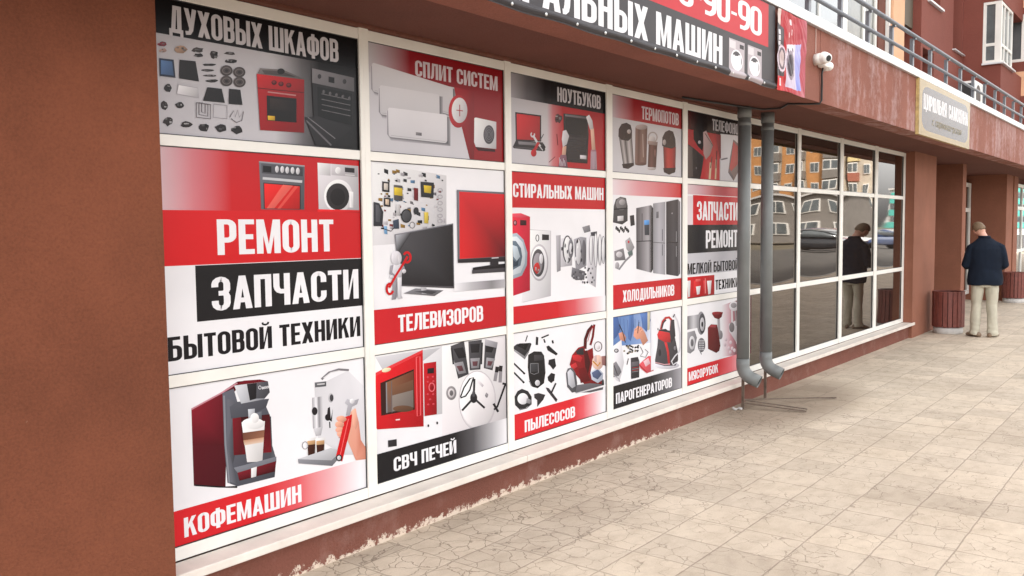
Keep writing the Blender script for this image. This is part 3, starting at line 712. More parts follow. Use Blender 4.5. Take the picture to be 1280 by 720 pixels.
b = tube(bmesh.new(), [(7.80, FA - .03, 3.08), (7.80, FA - .022, 3.02), (7.83, FA - .014, 2.95), (7.83, FA - .012, 2.80), (7.825, FA + .005, 2.772), (7.79, FA + .10, 2.776), (7.60, FA + .20, 2.768), (7.9, -.40, 2.778), (7.82, -.25, 2.77), (7.55, -.16, 2.778), (7.1, -.10, 2.774), (6.7, -.02, 2.78)], .009, 8)
tag(link('camera_cable', b, M_black, None, True), 'black cable drooping from the white camera along the canopy underside', 'cable')
b = tube(bmesh.new(), [(7.69, FA - .004, 3.40), (7.692, FA - .004, 3.19)], .004, 6)
tag(link('thin_wire', b, plain('pale_wire', (.55, .38, .33), .6)), 'thin pale wire running from the parapet cap down to the camera', 'cable')

# barber sign
A = Art(FA - .042, (1140, 95, 7.2))
A.part('board')
x0, x1, z0, z1 = 11.03, 13.80, 2.755, 3.40
YEL, GRY = (160, 136, 74), (86, 80, 84)
A.raw([[(x0, z0), (x1, z0), (x1, z1), (x0, z1)]], YEL)
c = .13; rr = [(x + dx, z + dz) for x, z, dx, dz in []]
def rrect(x0, z0, x1, z1, qx, qz, k=6):
    out = []
    for cx, cz, a in ((x1 - qx, z0 + qz, -90), (x1 - qx, z1 - qz, 0), (x0 + qx, z1 - qz, 90), (x0 + qx, z0 + qz, 180)):
        for i in range(k + 1): out.append((cx + qx * math.cos(R(a + 90 * i / k)), cz + qz * math.sin(R(a + 90 * i / k))))
    return out
A.part('panel'); A.raw([rrect(x0 + .13, z0 + .065, x1 - .12, z1 - .065, .26, .12)], GRY)
A.part('lettering'); A.text_at('ЦИРЮЛЬНЯ', x0 + .20, x0 + 1.36, 3.065, 3.245, (214, 211, 212)); A.part('lettering#2'); A.text_at('САМОХИНА', x0 + 1.48, x1 - .14, 3.065, 3.245, (214, 211, 212))
sign = A.build('barber_sign', 'cream framed grey barbershop sign fixed to the parapet', 'sign', None, M_print)
def ttf(s, x0, x1, z0, size, Y, col, parent, shear=.3):
    cu = bpy.data.curves.new('script_text', 'FONT'); cu.body = s; cu.shear = shear; cu.size = 1
    o = bpy.data.objects.new('script_text', cu); C.objects.link(o); dg = bpy.context.evaluated_depsgraph_get()
    me = bpy.data.meshes.new_from_object(o.evaluated_get(dg)); bpy.data.objects.remove(o)
    xs = [v.co.x for v in me.vertices]; k = (x1 - x0) / (max(xs) - min(xs)); mn = min(xs)
    me.transform(Matrix(((k, 0, 0, x0 - mn * k), (0, 0, -1, Y), (0, size, 0, z0), (0, 0, 0, 1))))
    me.materials.clear(); me.materials.append(plain('ink_' + s[:3], lin(col), .5)); n_ = bpy.data.objects.new('lettering', me); C.objects.link(n_); n_.parent = parent; return n_
ttf('г. парикмахерская', x0 + .62, x1 - .52, 2.905, .125, FA - .0445, (128, 116, 80), sign)
b = bmesh.new(); box(b, x0, x1, FA - .0405, FA - .002, z0, z1); link('backing', b, plain('sign_edge', (.42, .30, .12), .6, var=.3, vscale=20), sign)

# banners on the parapet
def hem(v):
    x, y, z = v
    dz = max(0, min(1, (2.818 - z) / .045))
    return (x, y - .016 * math.sin(dz * math.pi) + .003 * math.sin(x * 9) * dz, z + .004 * math.sin(x * 10.3) * dz)
YB_ = FA - .022
A = Art(YB_, (0, 0, 1)); A.part('cloth')
GR = (84, 81, 84)
bx0, bx1 = 1.2, 6.735
zr = [2.768, 2.774, 2.782, 2.79, 2.798, 2.806, 2.812, 2.82, 3.398]
n = 110
A.raw([[(bx0 + (bx1 - bx0) * i / n, a), (bx0 + (bx1 - bx0) * (i + 1) / n, a), (bx0 + (bx1 - bx0) * (i + 1) / n, c), (bx0 + (bx1 - bx0) * i / n, c)] for i in range(n) for a, c in zip(zr, zr[1:])], GR)
A.part('red_panel'); A.raw([[(1.6, 3.070), (6.60, 3.070), (6.60, 3.392), (1.6, 3.392)]], (208, 62, 72))
A.part('lettering')
k6 = (4.751 - 3.675) / advance('АЛЬНЫХ'); xs_ = 4.751 - advance('СТИРАЛЬНЫХ') * k6
A.text_at('СТИРАЛЬНЫХ', xs_, 4.751, 2.822, 3.020, W_); A.part('lettering#2'); A.text_at('МАШИН', 4.850, 5.788, 2.822, 3.020, W_)
A.part('lettering#3'); A.text_at('РЕМОНТ', xs_ - advance('РЕМОНТ ') * k6, xs_ - .2 * k6, 2.822, 3.020, W_)
SV_, SH_ = SV, SH
SV, SH = .125, .10
A.part('lettering#4'); A.text_at('90-90-90', 4.93, 6.462, 3.128, 3.325, W_)
SV, SH = SV_, SH_
for mx0, mx1 in ((5.895, 6.16), (6.216, 6.475)):
    A.part('washing_machine_picture#%d' % (mx0 * 10)); h0, h1 = 2.821, 3.030; wd = mx1 - mx0
    A.raw([[(mx0 + wd * i / 4, a), (mx0 + wd * (i + 1) / 4, a), (mx0 + wd * (i + 1) / 4, c), (mx0 + wd * i / 4, c)] for i in range(4) for a, c in zip([2.772] + zr[2:7] + [2.82], zr[2:7] + [2.82, h1])], (196, 186, 190))
    A.raw([[(mx0 + .01, h1 - .065), (mx0 + wd * .42, h1 - .065), (mx0 + wd * .42, h1 - .01), (mx0 + .01, h1 - .01)]], (222, 216, 218))
    A.raw([[(mx0 + wd * .68, h1 - .05), (mx0 + wd * .95, h1 - .05), (mx0 + wd * .95, h1 - .02), (mx0 + wd * .68, h1 - .02)]], (70, 66, 70))
    for rx, rz, cc in ((.100, .074, (244, 240, 242)), (.084, .062, (96, 92, 96)), (.054, .040, (82, 78, 82))):
        A.raw([[(mx0 + wd / 2 + rx * math.cos(t), h0 + .070 + rz * math.sin(t)) for t in [2 * math.pi * i / 26 for i in range(26)]]], cc)
ban = A.build('banner', 'grey and red washing machine banner stretched along the parapet', 'banner', 'banners on the parapet', M_bann, warp=hem)
for i in range(26):
    x = 1.16 + i * .281
    if x > 6.72: break
    b = bmesh.new(); ball(b, (x, YB_ - .013, 2.788), .010, (1, .6, 1), 10); link('eyelet', b, plain('eyelet_%d' % i, (.6, .6, .6), .3, .5, .8) if i == 0 else bpy.data.materials['eyelet_0'], ban, True)
def crumple(v):
    x, y, z = v; u = (x - 6.74) / .6
    return (x + .004 * math.sin(z * 14) * u, y - .012 - .010 * math.sin(u * 7 + z * 6) * u - .016 * abs(noise.noise(Vector((x * 7, 0, z * 6)))) - .008 * abs(noise.noise(Vector((x * 16 + z * 9, 3, z * 4)))) - .012 * max(0, 2.95 - z) * u * 4, z + .004 * math.sin(x * 12))
A = Art(YB_ - .004); A.part('cloth')
bl_ = lambda a, b_, t: tuple(p + (q - p) * max(0, min(1, t)) for p, q in zip(a, b_))
def motif(x, z):
    """what is printed at a point of the small banner"""
    inq = lambda cx, cz, rx, rz: ((x - cx) / rx) ** 2 + ((z - cz) / rz) ** 2 < 1
    if 6.905 < x < 7.24 and z < 3.13 + .18 * (x - 6.905) and z > 2.80 + .10 * max(0, x - 7.1):
        if x > 7.115: return bl_((196, 194, 236), (150, 156, 218), (3.15 - z) * 3)
        for cx in (6.955, 7.055):
            if inq(cx, 3.115 + .18 * (cx - 6.905) - .03, .017, .016): return (104, 92, 106)
        if inq(7.01, 2.985, .060, .088): return (96, 88, 96)
        if inq(7.01, 2.985, .086, .116): return (160, 146, 156)
        return bl_((230, 220, 228), (200, 186, 206), (3.1 - z) * 2.5)
    if inq(6.825, 3.015, .045, .062): return (206, 186, 184)
    if inq(6.825, 3.015, .066, .088): return (120, 104, 112)
    if inq(6.825, 3.015, .085, .105): return (224, 206, 214)
    if x < 6.86:
        if z > 3.285 - .3 * (x - 6.74): return (224, 208, 200) if x < 6.80 else bl_((190, 52, 62), (190, 96, 106), (x - 6.9) * 2)
        if 6.765 < x < 6.797 and (3.20 < z < 3.235 or 3.155 < z < 3.19 or 3.115 < z < 3.145): return (226, 220, 222)
        if z < 2.88: return (208, 52, 56) if not (6.775 < x < 6.82 and 2.80 < z < 2.86) else (226, 206, 208)
        return (92, 86, 90)
    if 6.995 < x < 7.03 and 3.30 < z < 3.345 or 7.03 < x < 7.05 and 3.225 < z < 3.275 or 6.96 < x < 6.98 and 3.20 < z < 3.235: return (238, 216, 218)
    return bl_((190, 50, 60), (194, 128, 140), (x - 7.0) * 2.2)
NX, NZ = 84, 84
A.k += 1
for i in range(NX):
    for j in range(NZ):
        q = [(6.74 + .60 * (i + a) / NX, 2.765 + .627 * (j + b_) / NZ) for a, b_ in ((0, 0), (1, 0), (1, 1), (0, 1))]
        c_ = motif(6.74 + .60 * (i + .5) / NX, 2.765 + .627 * (j + .5) / NZ)
        A.parts[A.cur].append(([(p[0], A.Y, p[1]) for p in q], [c_] * 4))
A.build('banner', 'small wrinkled red and lilac banner between grey banner and white camera', 'banner', 'banners on the parapet', M_bann, warp=crumple)

# litter bins: slatted drums on concrete feet
def litter_bin(X, Y, label):
    root = empty('litter_bin', (X, Y, 0), label, 'litter bin', 'slatted litter bins along the wall')
    Tm = lambda b: (b.transform(Matrix.Translation((X, Y, 0))), b)[1]
    b = bmesh.new(); lathe(b, [(0, 0), (.205, 0), (.215, .012), (.215, .085), (.20, .10), (0, .10)], 36); pr('base', Tm(b), M_conc, root, True)
    b = bmesh.new(); lathe(b, [(0, .12), (.205, .12), (.205, .64), (.198, .64), (.198, .14), (0, .14)], 32); pr('liner', Tm(b), plain('bin_liner', (.035, .012, .010), .7) if 'bin_liner' not in bpy.data.materials else bpy.data.materials['bin_liner'], root, True)
    for zz in (.645,):
        b = bmesh.new(); lathe(b, [(.200, zz), (.236, zz), (.236, zz + .016), (.200, zz + .016), (.200, zz)], 36); pr('rim', Tm(b), M_slat, root)
    for k in range(20):
        a = 2 * math.pi * k / 20
        t = bx(.212, .232, -.0305, .0305, .105, .645, .004); t.transform(Matrix.Rotation(a + random.uniform(-.012, .012), 4, 'Z')); pr('slat', Tm(t), M_slat, root)
    return root
litter_bin(15.06, -.33, 'round brown slatted bin beside the man in the navy jacket')
litter_bin(21.66, -.24, 'round brown slatted bin far behind the man, by the last pillar')

# ================================================================== THE POSTERS ON THE PANES
C1, C2, C3 = (180, 0, 3.0), (180, 180, 2.571), (180, 440, 2.571)
C4, C5, C6 = (450, 30, 3.79), (450, 190, 3.1286), (450, 400, 3.4286)
C7, C8, C9 = (630, 80, 4.8), (630, 210, 3.791), (630, 380, 4.0)
C10, C11, C12 = (840, 120, 5.536), (840, 220, 4.5), (840, 360, 4.235)
GRP = 'printed posters covering the shop window panes'
G1, G2, G3, G4, LT = (196, 193, 197), (150, 147, 150), (104, 101, 104), (72, 69, 72), (222, 219, 223)
SKIN, MAR, DRED = (222, 160, 138), (112, 24, 38), (150, 30, 38)
def poster(col, row, crop, bg=W_):
    A = Art(PY - .001, crop); A.part('sheet')
    (x0, x1), (z0, z1) = COLS[col], ROWS[row]
    if col == 4: x1 = 8.262
    A.raw([[(x0 + .003, z0 + .003), (x1 - .003, z0 + .003), (x1 - .003, z1 - .003), (x0 + .003, z1 - .003)]], bg)
    A.rect = (x0 + .003, x1 - .003, z0 + .003, z1 - .003)
    return A
def band(A, z0, z1, stops, x0=None, x1=None):
    """horizontal colour band across the sheet, heights in metres"""
    X0, X1, _, _ = A.rect; x0 = X0 if x0 is None else x0; x1 = X1 if x1 is None else x1
    A.k += 1; y = A.Y - A.k * LAYER
    for (t0, c0), (t1, c1) in zip(stops, stops[1:]):
        a, b_ = x0 + (x1 - x0) * t0, x0 + (x1 - x0) * t1
        A.parts[A.cur].append(([(a, y, z0), (b_, y, z0), (b_, y, z1), (a, y, z1)], [c0, c1, c1, c0]))
def zat(A, p): return A.w(p)[1]
def xat(A, p): return A.w(p)[0]
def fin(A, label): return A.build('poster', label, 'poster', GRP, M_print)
FADE = lambda c, a, b_: [(0, c), (a, c), (a + (b_ - a) * .35, tuple(int(p + (q - p) * .30) for p, q in zip(c, W_))), (a + (b_ - a) * .7, tuple(int(p + (q - p) * .72) for p, q in zip(c, W_))), (b_, W_), (1, W_)]
def EDAF(c, a, b_): return [(1 - t, k) for t, k in reversed(FADE(c, 1 - b_, 1 - a))]

# ---- column 1 -----------------------------------------------------------------
A = poster(0, 0, C1, (206, 203, 208))
band(A, A.rect[2], A.rect[3], [(0, (200, 197, 202)), (.62, (206, 203, 208)), (.74, (120, 117, 120)), (.82, (40, 38, 40)), (1, (36, 34, 36))])
band(A, zat(A, (400, 186)), A.rect[3], [(0, (30, 28, 31)), (1, (24, 22, 25))])
A.text('ДУХОВЫХ ШКАФОВ', (95, 119), (728, 150), (214, 210, 214))
A.part('spare_parts_picture')
for x, y, rx, ry in ((70, 165, 20, 10), (200, 188, 28, 12), (205, 208, 22, 10), (262, 205, 20, 18), (322, 200, 25, 8), (326, 230, 28, 10), (245, 243, 30, 6), (240, 264, 32, 6), (248, 284, 30, 5), (255, 303, 32, 7), (90, 330, 17, 18), (75, 395, 16, 20), (133, 395, 20, 16), (90, 455, 22, 20), (158, 467, 25, 16), (225, 478, 25, 17), (287, 480, 25, 18), (350, 487, 25, 18)):
    A.blob(x, y, rx, ry, random.choice([(62, 54, 54), (80, 72, 72), (52, 46, 48)]))
A.blob(138, 186, 26, 16, (178, 150, 130)); A.blob(70, 190, 18, 10, (190, 160, 150)); A.blob(68, 166, 20, 9, (150, 70, 84))
for cx, cy in ((308, 265), (356, 271), (308, 304), (357, 308)): A.ell(cx, cy, 23, 20, (88, 80, 80)); A.ring(cx, cy, 16, 13, 3, (130, 122, 122)); A.ell(cx, cy, 6, 5, (60, 54, 56))
A.poly([(56, 218), (110, 224), (117, 292), (58, 285)], (52, 62, 84)); A.poly([(62, 226), (104, 231), (110, 284), (62, 278)], (92, 120, 160))
for q in ([(132, 224), (192, 230), (205, 306), (130, 294)], [(236, 327), (290, 333), (302, 386), (220, 378)], [(318, 333), (360, 337), (368, 394), (316, 390)]): A.poly(q, (44, 40, 42))
A.poly([(128, 318), (200, 330), (205, 368), (122, 352)], (214, 211, 216)); A.line([(128, 318), (200, 330), (205, 368), (122, 352), (128, 318)], 2, (176, 172, 178))
for d in (0, 10, 20): A.line([(195 + d, 385), (195 + d, 440 - d), (248 - d, 446 - d), (248 - d, 392), (195 + d, 385)], 3, (118, 112, 116))
A.line([(260, 390), (310, 396), (310, 446), (258, 440), (260, 390)], 2, (150, 146, 152)); A.line([(320, 440), (335, 415), (340, 440), (350, 412), (356, 440), (372, 418), (365, 452), (345, 460), (325, 445)], 3, (120, 114, 118))
A.part('red_oven_picture')
A.poly([(424, 276), (434, 256), (520, 262), (580, 288), (598, 301)], (126, 120, 120)); A.poly([(440, 262), (516, 268), (572, 290), (450, 278)], (92, 86, 86)); A.ell(512, 268, 14, 11, (50, 46, 48))
A.poly([(421, 277), (599, 299), (599, 498), (434, 488)], (166, 30, 38)); A.poly([(421, 277), (599, 299), (599, 346), (424, 328)], (186, 40, 46)); A.line([(424, 330), (599, 348)], 3, (96, 18, 24))
for x, y in ((486, 310), (512, 315), (541, 320)): A.ell(x, y, 10, 9, (86, 22, 28)); A.ell(x, y - 2, 6, 5, (140, 50, 56))
A.line([(462, 345), (568, 358)], 5, (196, 140, 140)); A.poly([(458, 358), (570, 370), (570, 460), (460, 452)], (34, 28, 30)); A.shade([(470, 368), (560, 378), (560, 420), (470, 410)], [(70, 56, 52), (40, 34, 34), (34, 28, 30), (52, 42, 40)])
A.poly([(462, 434), (489, 436), (489, 452), (463, 450)], (218, 176, 60))
A.part('black_oven_picture')
A.poly([(628, 300), (785, 330), (785, 552), (640, 545)], (46, 44, 47)); A.poly([(628, 256), (786, 292), (786, 344), (628, 310)], (128, 125, 129)); A.poly([(690, 287), (712, 291), (712, 313), (690, 308)], (36, 34, 38)); A.ell(656, 287, 7, 9, (70, 68, 72)); A.ell(750, 306, 7, 9, (70, 68, 72))
A.poly([(648, 325), (778, 352), (778, 470), (650, 440)], (26, 25, 27))
for k in range(4): A.line([(664, 352 + 20 * k), (772, 375 + 20 * k)], 3, (116, 113, 116))
for k in range(5): A.ell(672 + 24 * k, 345 + 6 * k, 5, 7, (106, 103, 106))
A.poly([(602, 440), (650, 436), (778, 480), (700, 548), (640, 540)], (52, 50, 53)); A.line([(606, 452), (700, 545)], 6, (116, 113, 117)); A.line([(612, 440), (715, 520)], 3, (140, 137, 141))
fin(A, 'poster of a red oven and a black oven under a black heading, top left pane')

A = poster(0, 1, C2)
zt = zat(A, (400, 216))
band(A, zt, A.rect[3], [(0, (232, 226, 230)), (.16, (226, 206, 211)), (.30, (216, 140, 148)), (.44, RED), (1, (200, 40, 46))])
band(A, zat(A, (400, 379)), zt + .0005, [(0, (224, 46, 52)), (1, (206, 44, 50))])
band(A, zat(A, (440, 545)), zat(A, (440, 379)), [(0, BLK), (1, BLK)], x0=xat(A, (167, 470)))
A.text('РЕМОНТ', (237, 357), (608, 243), W_); A.text('ЗАПЧАСТИ', (219, 538), (688, 402), W_); A.text('БЫТОВОЙ ТЕХНИКИ', (78, 700), (694, 553), (40, 36, 40))
A.part('cooker_picture')
A.poly([(369, 55), (516, 69), (515, 211), (376, 210)], (112, 112, 118)); A.poly([(376, 62), (510, 75), (510, 104), (378, 94)], (92, 92, 98)); A.poly([(382, 69), (409, 72), (409, 92), (382, 90)], (44, 42, 46))
for x, y in ((427, 81), (444, 82), (460, 84), (477, 85), (494, 87)): A.ell(x, y, 6, 11, (214, 212, 216))
A.line([(369, 57), (516, 71)], 4, (170, 170, 176)); A.line([(381, 110), (508, 121)], 8, (206, 206, 210)); A.poly([(383, 124), (503, 133), (503, 210), (385, 208)], (60, 54, 58)); A.poly([(386, 127), (500, 136), (500, 209), (388, 207)], (214, 48, 48))
A.poly([(446, 131), (478, 134), (418, 207), (394, 207)], (228, 110, 100)); A.poly([(484, 135), (496, 136), (438, 208), (428, 208)], (226, 92, 84))
A.part('washing_machine_picture')
A.poly([(557, 60), (688, 71), (691, 214), (561, 211)], (206, 202, 206)); A.poly([(557, 60), (599, 64), (599, 102), (558, 99)], (226, 222, 226)); A.poly([(602, 64), (686, 71), (686, 106), (602, 100)], (192, 188, 192))
A.ell(623, 85, 9, 11, (238, 236, 238)); A.poly([(645, 75), (676, 78), (676, 93), (645, 90)], (58, 54, 58)); A.line([(646, 99), (676, 101)], 2, (228, 226, 228))
A.ell(624, 167, 46, 53, (236, 233, 236)); A.ell(622, 169, 37, 43, (62, 58, 60)); A.ell(622, 170, 24, 28, (46, 42, 44)); A.poly([(660, 152), (672, 154), (672, 205), (660, 204)], (240, 238, 240))
A.poly([(557, 209.5), (705, 213), (705, 222), (557, 219)], (214, 45, 51))
fin(A, 'large poster with red, black and white strips and a cooker, beside the brown wall')

A = poster(0, 2, C3)
band(A, A.rect[2], zat(A, (130, 504)), FADE((218, 50, 58), .52, .97))
A.text('КОФЕМАШИН', (130, 597), (505, 425), W_)
A.part('coffee_machine_picture')
A.poly([(152, 184), (250, 128), (300, 95), (345, 90), (300, 118), (268, 150), (262, 436), (160, 430)], (98, 26, 40)); A.shade([(152, 184), (256, 130), (262, 300), (156, 300)], [(150, 40, 58), (120, 30, 46), (92, 20, 34), (104, 24, 40)]); A.line([(152, 184), (248, 132), (300, 100)], 5, (206, 150, 162))
A.poly([(160, 425), (262, 432), (300, 430), (300, 437), (240, 436), (165, 431)], (40, 34, 38))
A.poly([(252, 132), (288, 118), (300, 160), (330, 175), (388, 165), (405, 205), (410, 300), (425, 345), (420, 402), (300, 432), (268, 420), (258, 300)], (98, 99, 108)); A.line([(257, 140), (262, 300), (274, 420)], 6, (146, 148, 156)); A.shade([(268, 150), (296, 160), (290, 214), (292, 332), (286, 360), (300, 425), (278, 418), (266, 300)], [(120, 121, 130), (104, 105, 113), (84, 85, 92), (80, 81, 88), (86, 87, 94), (92, 93, 100), (126, 127, 136), (118, 119, 128)]); A.shade([(408, 206), (412, 300), (425, 345), (408, 352), (404, 320), (402, 210)], [(80, 81, 88), (90, 91, 98), (112, 113, 121), (96, 97, 104), (72, 73, 80), (70, 71, 77)])
A.shade([(284, 212), (404, 200), (410, 322), (288, 332)], [(62, 10, 20), (84, 16, 28), (128, 30, 44), (104, 22, 34)]); A.poly([(284, 212), (312, 210), (314, 330), (288, 332)], (116, 30, 42))
A.poly([(275, 176), (300, 160), (402, 150), (392, 178), (340, 205), (280, 214)], (92, 93, 101)); A.shade([(290, 108), (398, 94), (404, 130), (386, 152), (312, 166)], [(226, 227, 232), (150, 151, 157), (120, 121, 127), (140, 141, 147), (196, 197, 203)]); A.poly([(330, 103), (362, 99), (360, 150), (340, 156)], (48, 46, 50)); A.poly([(362, 99), (398, 94), (404, 128), (388, 148), (360, 150)], (92, 92, 98))
A.poly([(288, 108), (320, 92), (372, 88), (398, 94)], (120, 28, 42)); A.poly([(334, 184), (356, 182), (355, 216), (336, 216)], (190, 192, 198)); A.poly([(362, 196), (378, 190), (378, 216), (362, 218)], (120, 122, 130))
A.text('BOSCH'.replace('B', 'В').replace('C', 'С').replace('H', 'Н').replace('O', 'О'), (379, 120), (403, 108), W_); A.ring(372, 114, 5, 6, 1.4, W_)
A.poly([(313, 226), (388, 222), (380, 352), (331, 354)], (238, 234, 234)); A.shade([(316, 260), (387, 250), (385, 274), (319, 284)], [(120, 80, 66), (150, 104, 84), (160, 116, 94), (126, 86, 70)]); A.shade([(319, 284), (385, 274), (383, 290), (322, 300)], [(196, 150, 120), (206, 164, 136), (222, 200, 184), (220, 196, 178)]); A.ell(350, 230, 36, 18, (244, 242, 242)); A.ell(355, 212, 14, 16, (244, 242, 242))
A.poly([(288, 372), (425, 336), (425, 350), (300, 388)], (134, 136, 144)); A.shade([(300, 388), (425, 350), (420, 384), (306, 414)], [(140, 40, 54), (116, 30, 42), (72, 14, 24), (92, 20, 32)]); A.poly([(344, 374), (362, 368), (360, 400), (344, 404)], (232, 228, 230))
A.part('espresso_machine_picture')
A.shade([(548, 112), (655, 60), (706, 110), (706, 330), (640, 330), (560, 280)], [(214, 212, 216), (226, 224, 228), (232, 230, 234), (216, 214, 219), (206, 204, 208), (222, 220, 224)])
A.line([(570, 88), (594, 66), (625, 56), (658, 58)], 7, (140, 136, 140)); A.line([(576, 84), (600, 66), (628, 60)], 3, (226, 224, 226)); A.poly([(548, 98), (585, 94), (585, 110), (549, 114)], (110, 110, 114)); A.line([(556, 104), (580, 102)], 4, (208, 206, 208))
A.grad((540, 147), (574, 142), (576, 240), (543, 246), [(0, (176, 174, 178)), (.35, (238, 236, 240)), (.6, (150, 148, 152)), (1, (222, 220, 224))]); A.ell(548, 190, 9, 13, (50, 46, 50)); A.poly([(546, 246), (574, 240), (568, 268), (552, 270)], (196, 194, 198))
A.ell(600, 147, 9, 15, (186, 184, 188)); A.ell(602, 147, 6, 11, (84, 82, 86)); A.poly([(590, 180), (597, 176), (600, 215), (606, 182), (603, 224), (586, 214)], (46, 42, 46)); A.ell(590, 210, 9, 11, (40, 36, 40)); A.line([(596, 224), (597, 244)], 4, (60, 56, 60))
for cx in (537, 566):
    A.poly([(cx - 16, 278), (cx + 16, 274), (cx + 13, 340), (cx - 12, 342)], (224, 220, 220)); A.poly([(cx - 13, 296), (cx + 13, 293), (cx + 11, 334), (cx - 10, 336)], (74, 42, 32)); A.poly([(cx - 13, 286), (cx + 13, 283), (cx + 13, 296), (cx - 13, 299)], (196, 160, 122))
A.ring(517, 300, 10, 13, 2.5, (170, 166, 170))
A.poly([(494, 344), (600, 308), (634, 318), (602, 348), (500, 358)], (196, 196, 200)); A.poly([(494, 344), (602, 348), (634, 318), (634, 332), (604, 366), (496, 358)], (142, 142, 148))
A.part('hand_with_wrench_picture')
A.shade([(660, 195), (678, 180), (690, 226), (696, 282), (714, 310), (716, 344), (680, 348), (654, 286), (648, 240)], [(234, 182, 164), (232, 176, 158), (216, 150, 130), (206, 138, 118), (214, 150, 130), (206, 144, 124), (222, 160, 140), (228, 170, 150), (230, 174, 154)]); A.poly([(668, 186), (680, 182), (688, 226), (680, 250), (670, 232)], (232, 176, 156))
for x, y in ((634, 216), (630, 236), (631, 252), (636, 266)): A.ell(x, y, 17, 10, (228, 168, 148), 12); A.line([(x - 12, y + 9), (x + 8, y + 11)], 2, (190, 120, 104))
A.poly([(646, 208), (668, 200), (664, 240), (636, 352), (616, 334)], (206, 34, 40)); A.ell(626, 340, 10, 11, (60, 56, 60)); A.ell(626, 340, 6, 7, (206, 204, 206)); A.line([(656, 215), (648, 250), (630, 330)], 3, (236, 110, 112))
A.poly([(652, 150), (668, 158), (690, 150), (684, 168), (668, 176), (660, 205), (648, 204), (654, 172), (644, 164)], (176, 174, 180)); A.ell(668, 158, 8, 8, (226, 224, 228))
for x, y in ((636, 214), (628, 232)): A.ell(x, y, 14, 9, (232, 172, 150), 14)
fin(A, 'poster of a maroon coffee machine and a hand holding a wrench, bottom left pane')

# ---- column 2 -----------------------------------------------------------------
A = poster(1, 0, C4, (212, 209, 214))
band(A, zat(A, (445, 300)), A.rect[3], [(0, (206, 203, 208)), (.10, (196, 176, 182)), (.28, (160, 40, 50)), (1, (152, 26, 36))])
A.poly([(445, 298), (686, 330), (686, 656), (520, 642), (480, 480)], (158, 34, 42))
A.text('СПЛИТ СИСТЕМ', (262, 246), (651, 250), (222, 212, 216))
A.part('air_conditioner_picture')
for x0_, y0_, x1_, y1_, h in ((56, 184, 440, 302, 138), (92, 290, 376, 336, 140), (132, 396, 412, 432, 140)):
    for g_, cc in ((16, (188, 185, 190)), (11, (166, 163, 168)), (6, (140, 137, 142))):
        A.poly([(x0_ - g_ * .4, y0_ + 14), (x1_ + g_, y1_ + 8), (x1_ + g_, y1_ + h - 10 + g_), (x0_ + 14, y0_ + h + g_), (x0_ - g_ * .3, y0_ + h - 14)], cc)
    c_ = (226, 223, 227) if y0_ < 390 else (232, 229, 233)
    d_ = tuple(v - 20 for v in c_)
    A.shade([(x0_, y0_ + 10), (x0_ + 3, y0_ + 2), (x0_ + 9, y0_), (x1_ - 8, y1_ - 3), (x1_ - 2, y1_), (x1_, y1_ + 9), (x1_ + 1, y1_ + h - 20), (x1_ - 3, y1_ + h - 11), (x1_ - 9, y1_ + h - 8), (x0_ + 16, y0_ + h), (x0_ + 8, y0_ + h - 3), (x0_ + 3, y0_ + h - 12)], [c_] * 6 + [d_] * 6)
    A.line([(x0_ + 14, y0_ + h - 8), (x1_ - 8, y1_ + h - 15)], 2, (176, 173, 178))
A.poly([(264, 512), (292, 515), (292, 530), (264, 527)], (130, 126, 130))
A.poly([(445, 298), (480, 480), (490, 500), (520, 642), (540, 643), (540, 320)], (158, 34, 42))
A.ell(465, 414, 46, 78, (186, 44, 52)); A.ell(471, 409, 37, 60, (226, 222, 226)); A.line([(456, 408), (488, 412)], 4, (178, 40, 50)); A.line([(472, 382), (472, 438)], 4, (178, 40, 50))
A.part('outdoor_unit_picture'); A.poly([(545, 582), (640, 594), (640, 606), (560, 600)], (66, 16, 24)); A.poly([(541, 446), (548, 443), (645, 464), (645, 592), (548, 582), (540, 560)], (222, 219, 223)); A.ell(610, 524, 26, 45, (92, 88, 94))
for k in (20, 14, 8): A.ring(610, 524, k, k * 1.72, 2, (140, 136, 142))
fin(A, 'poster of three white split air conditioner slabs and a plus sign in a circle')

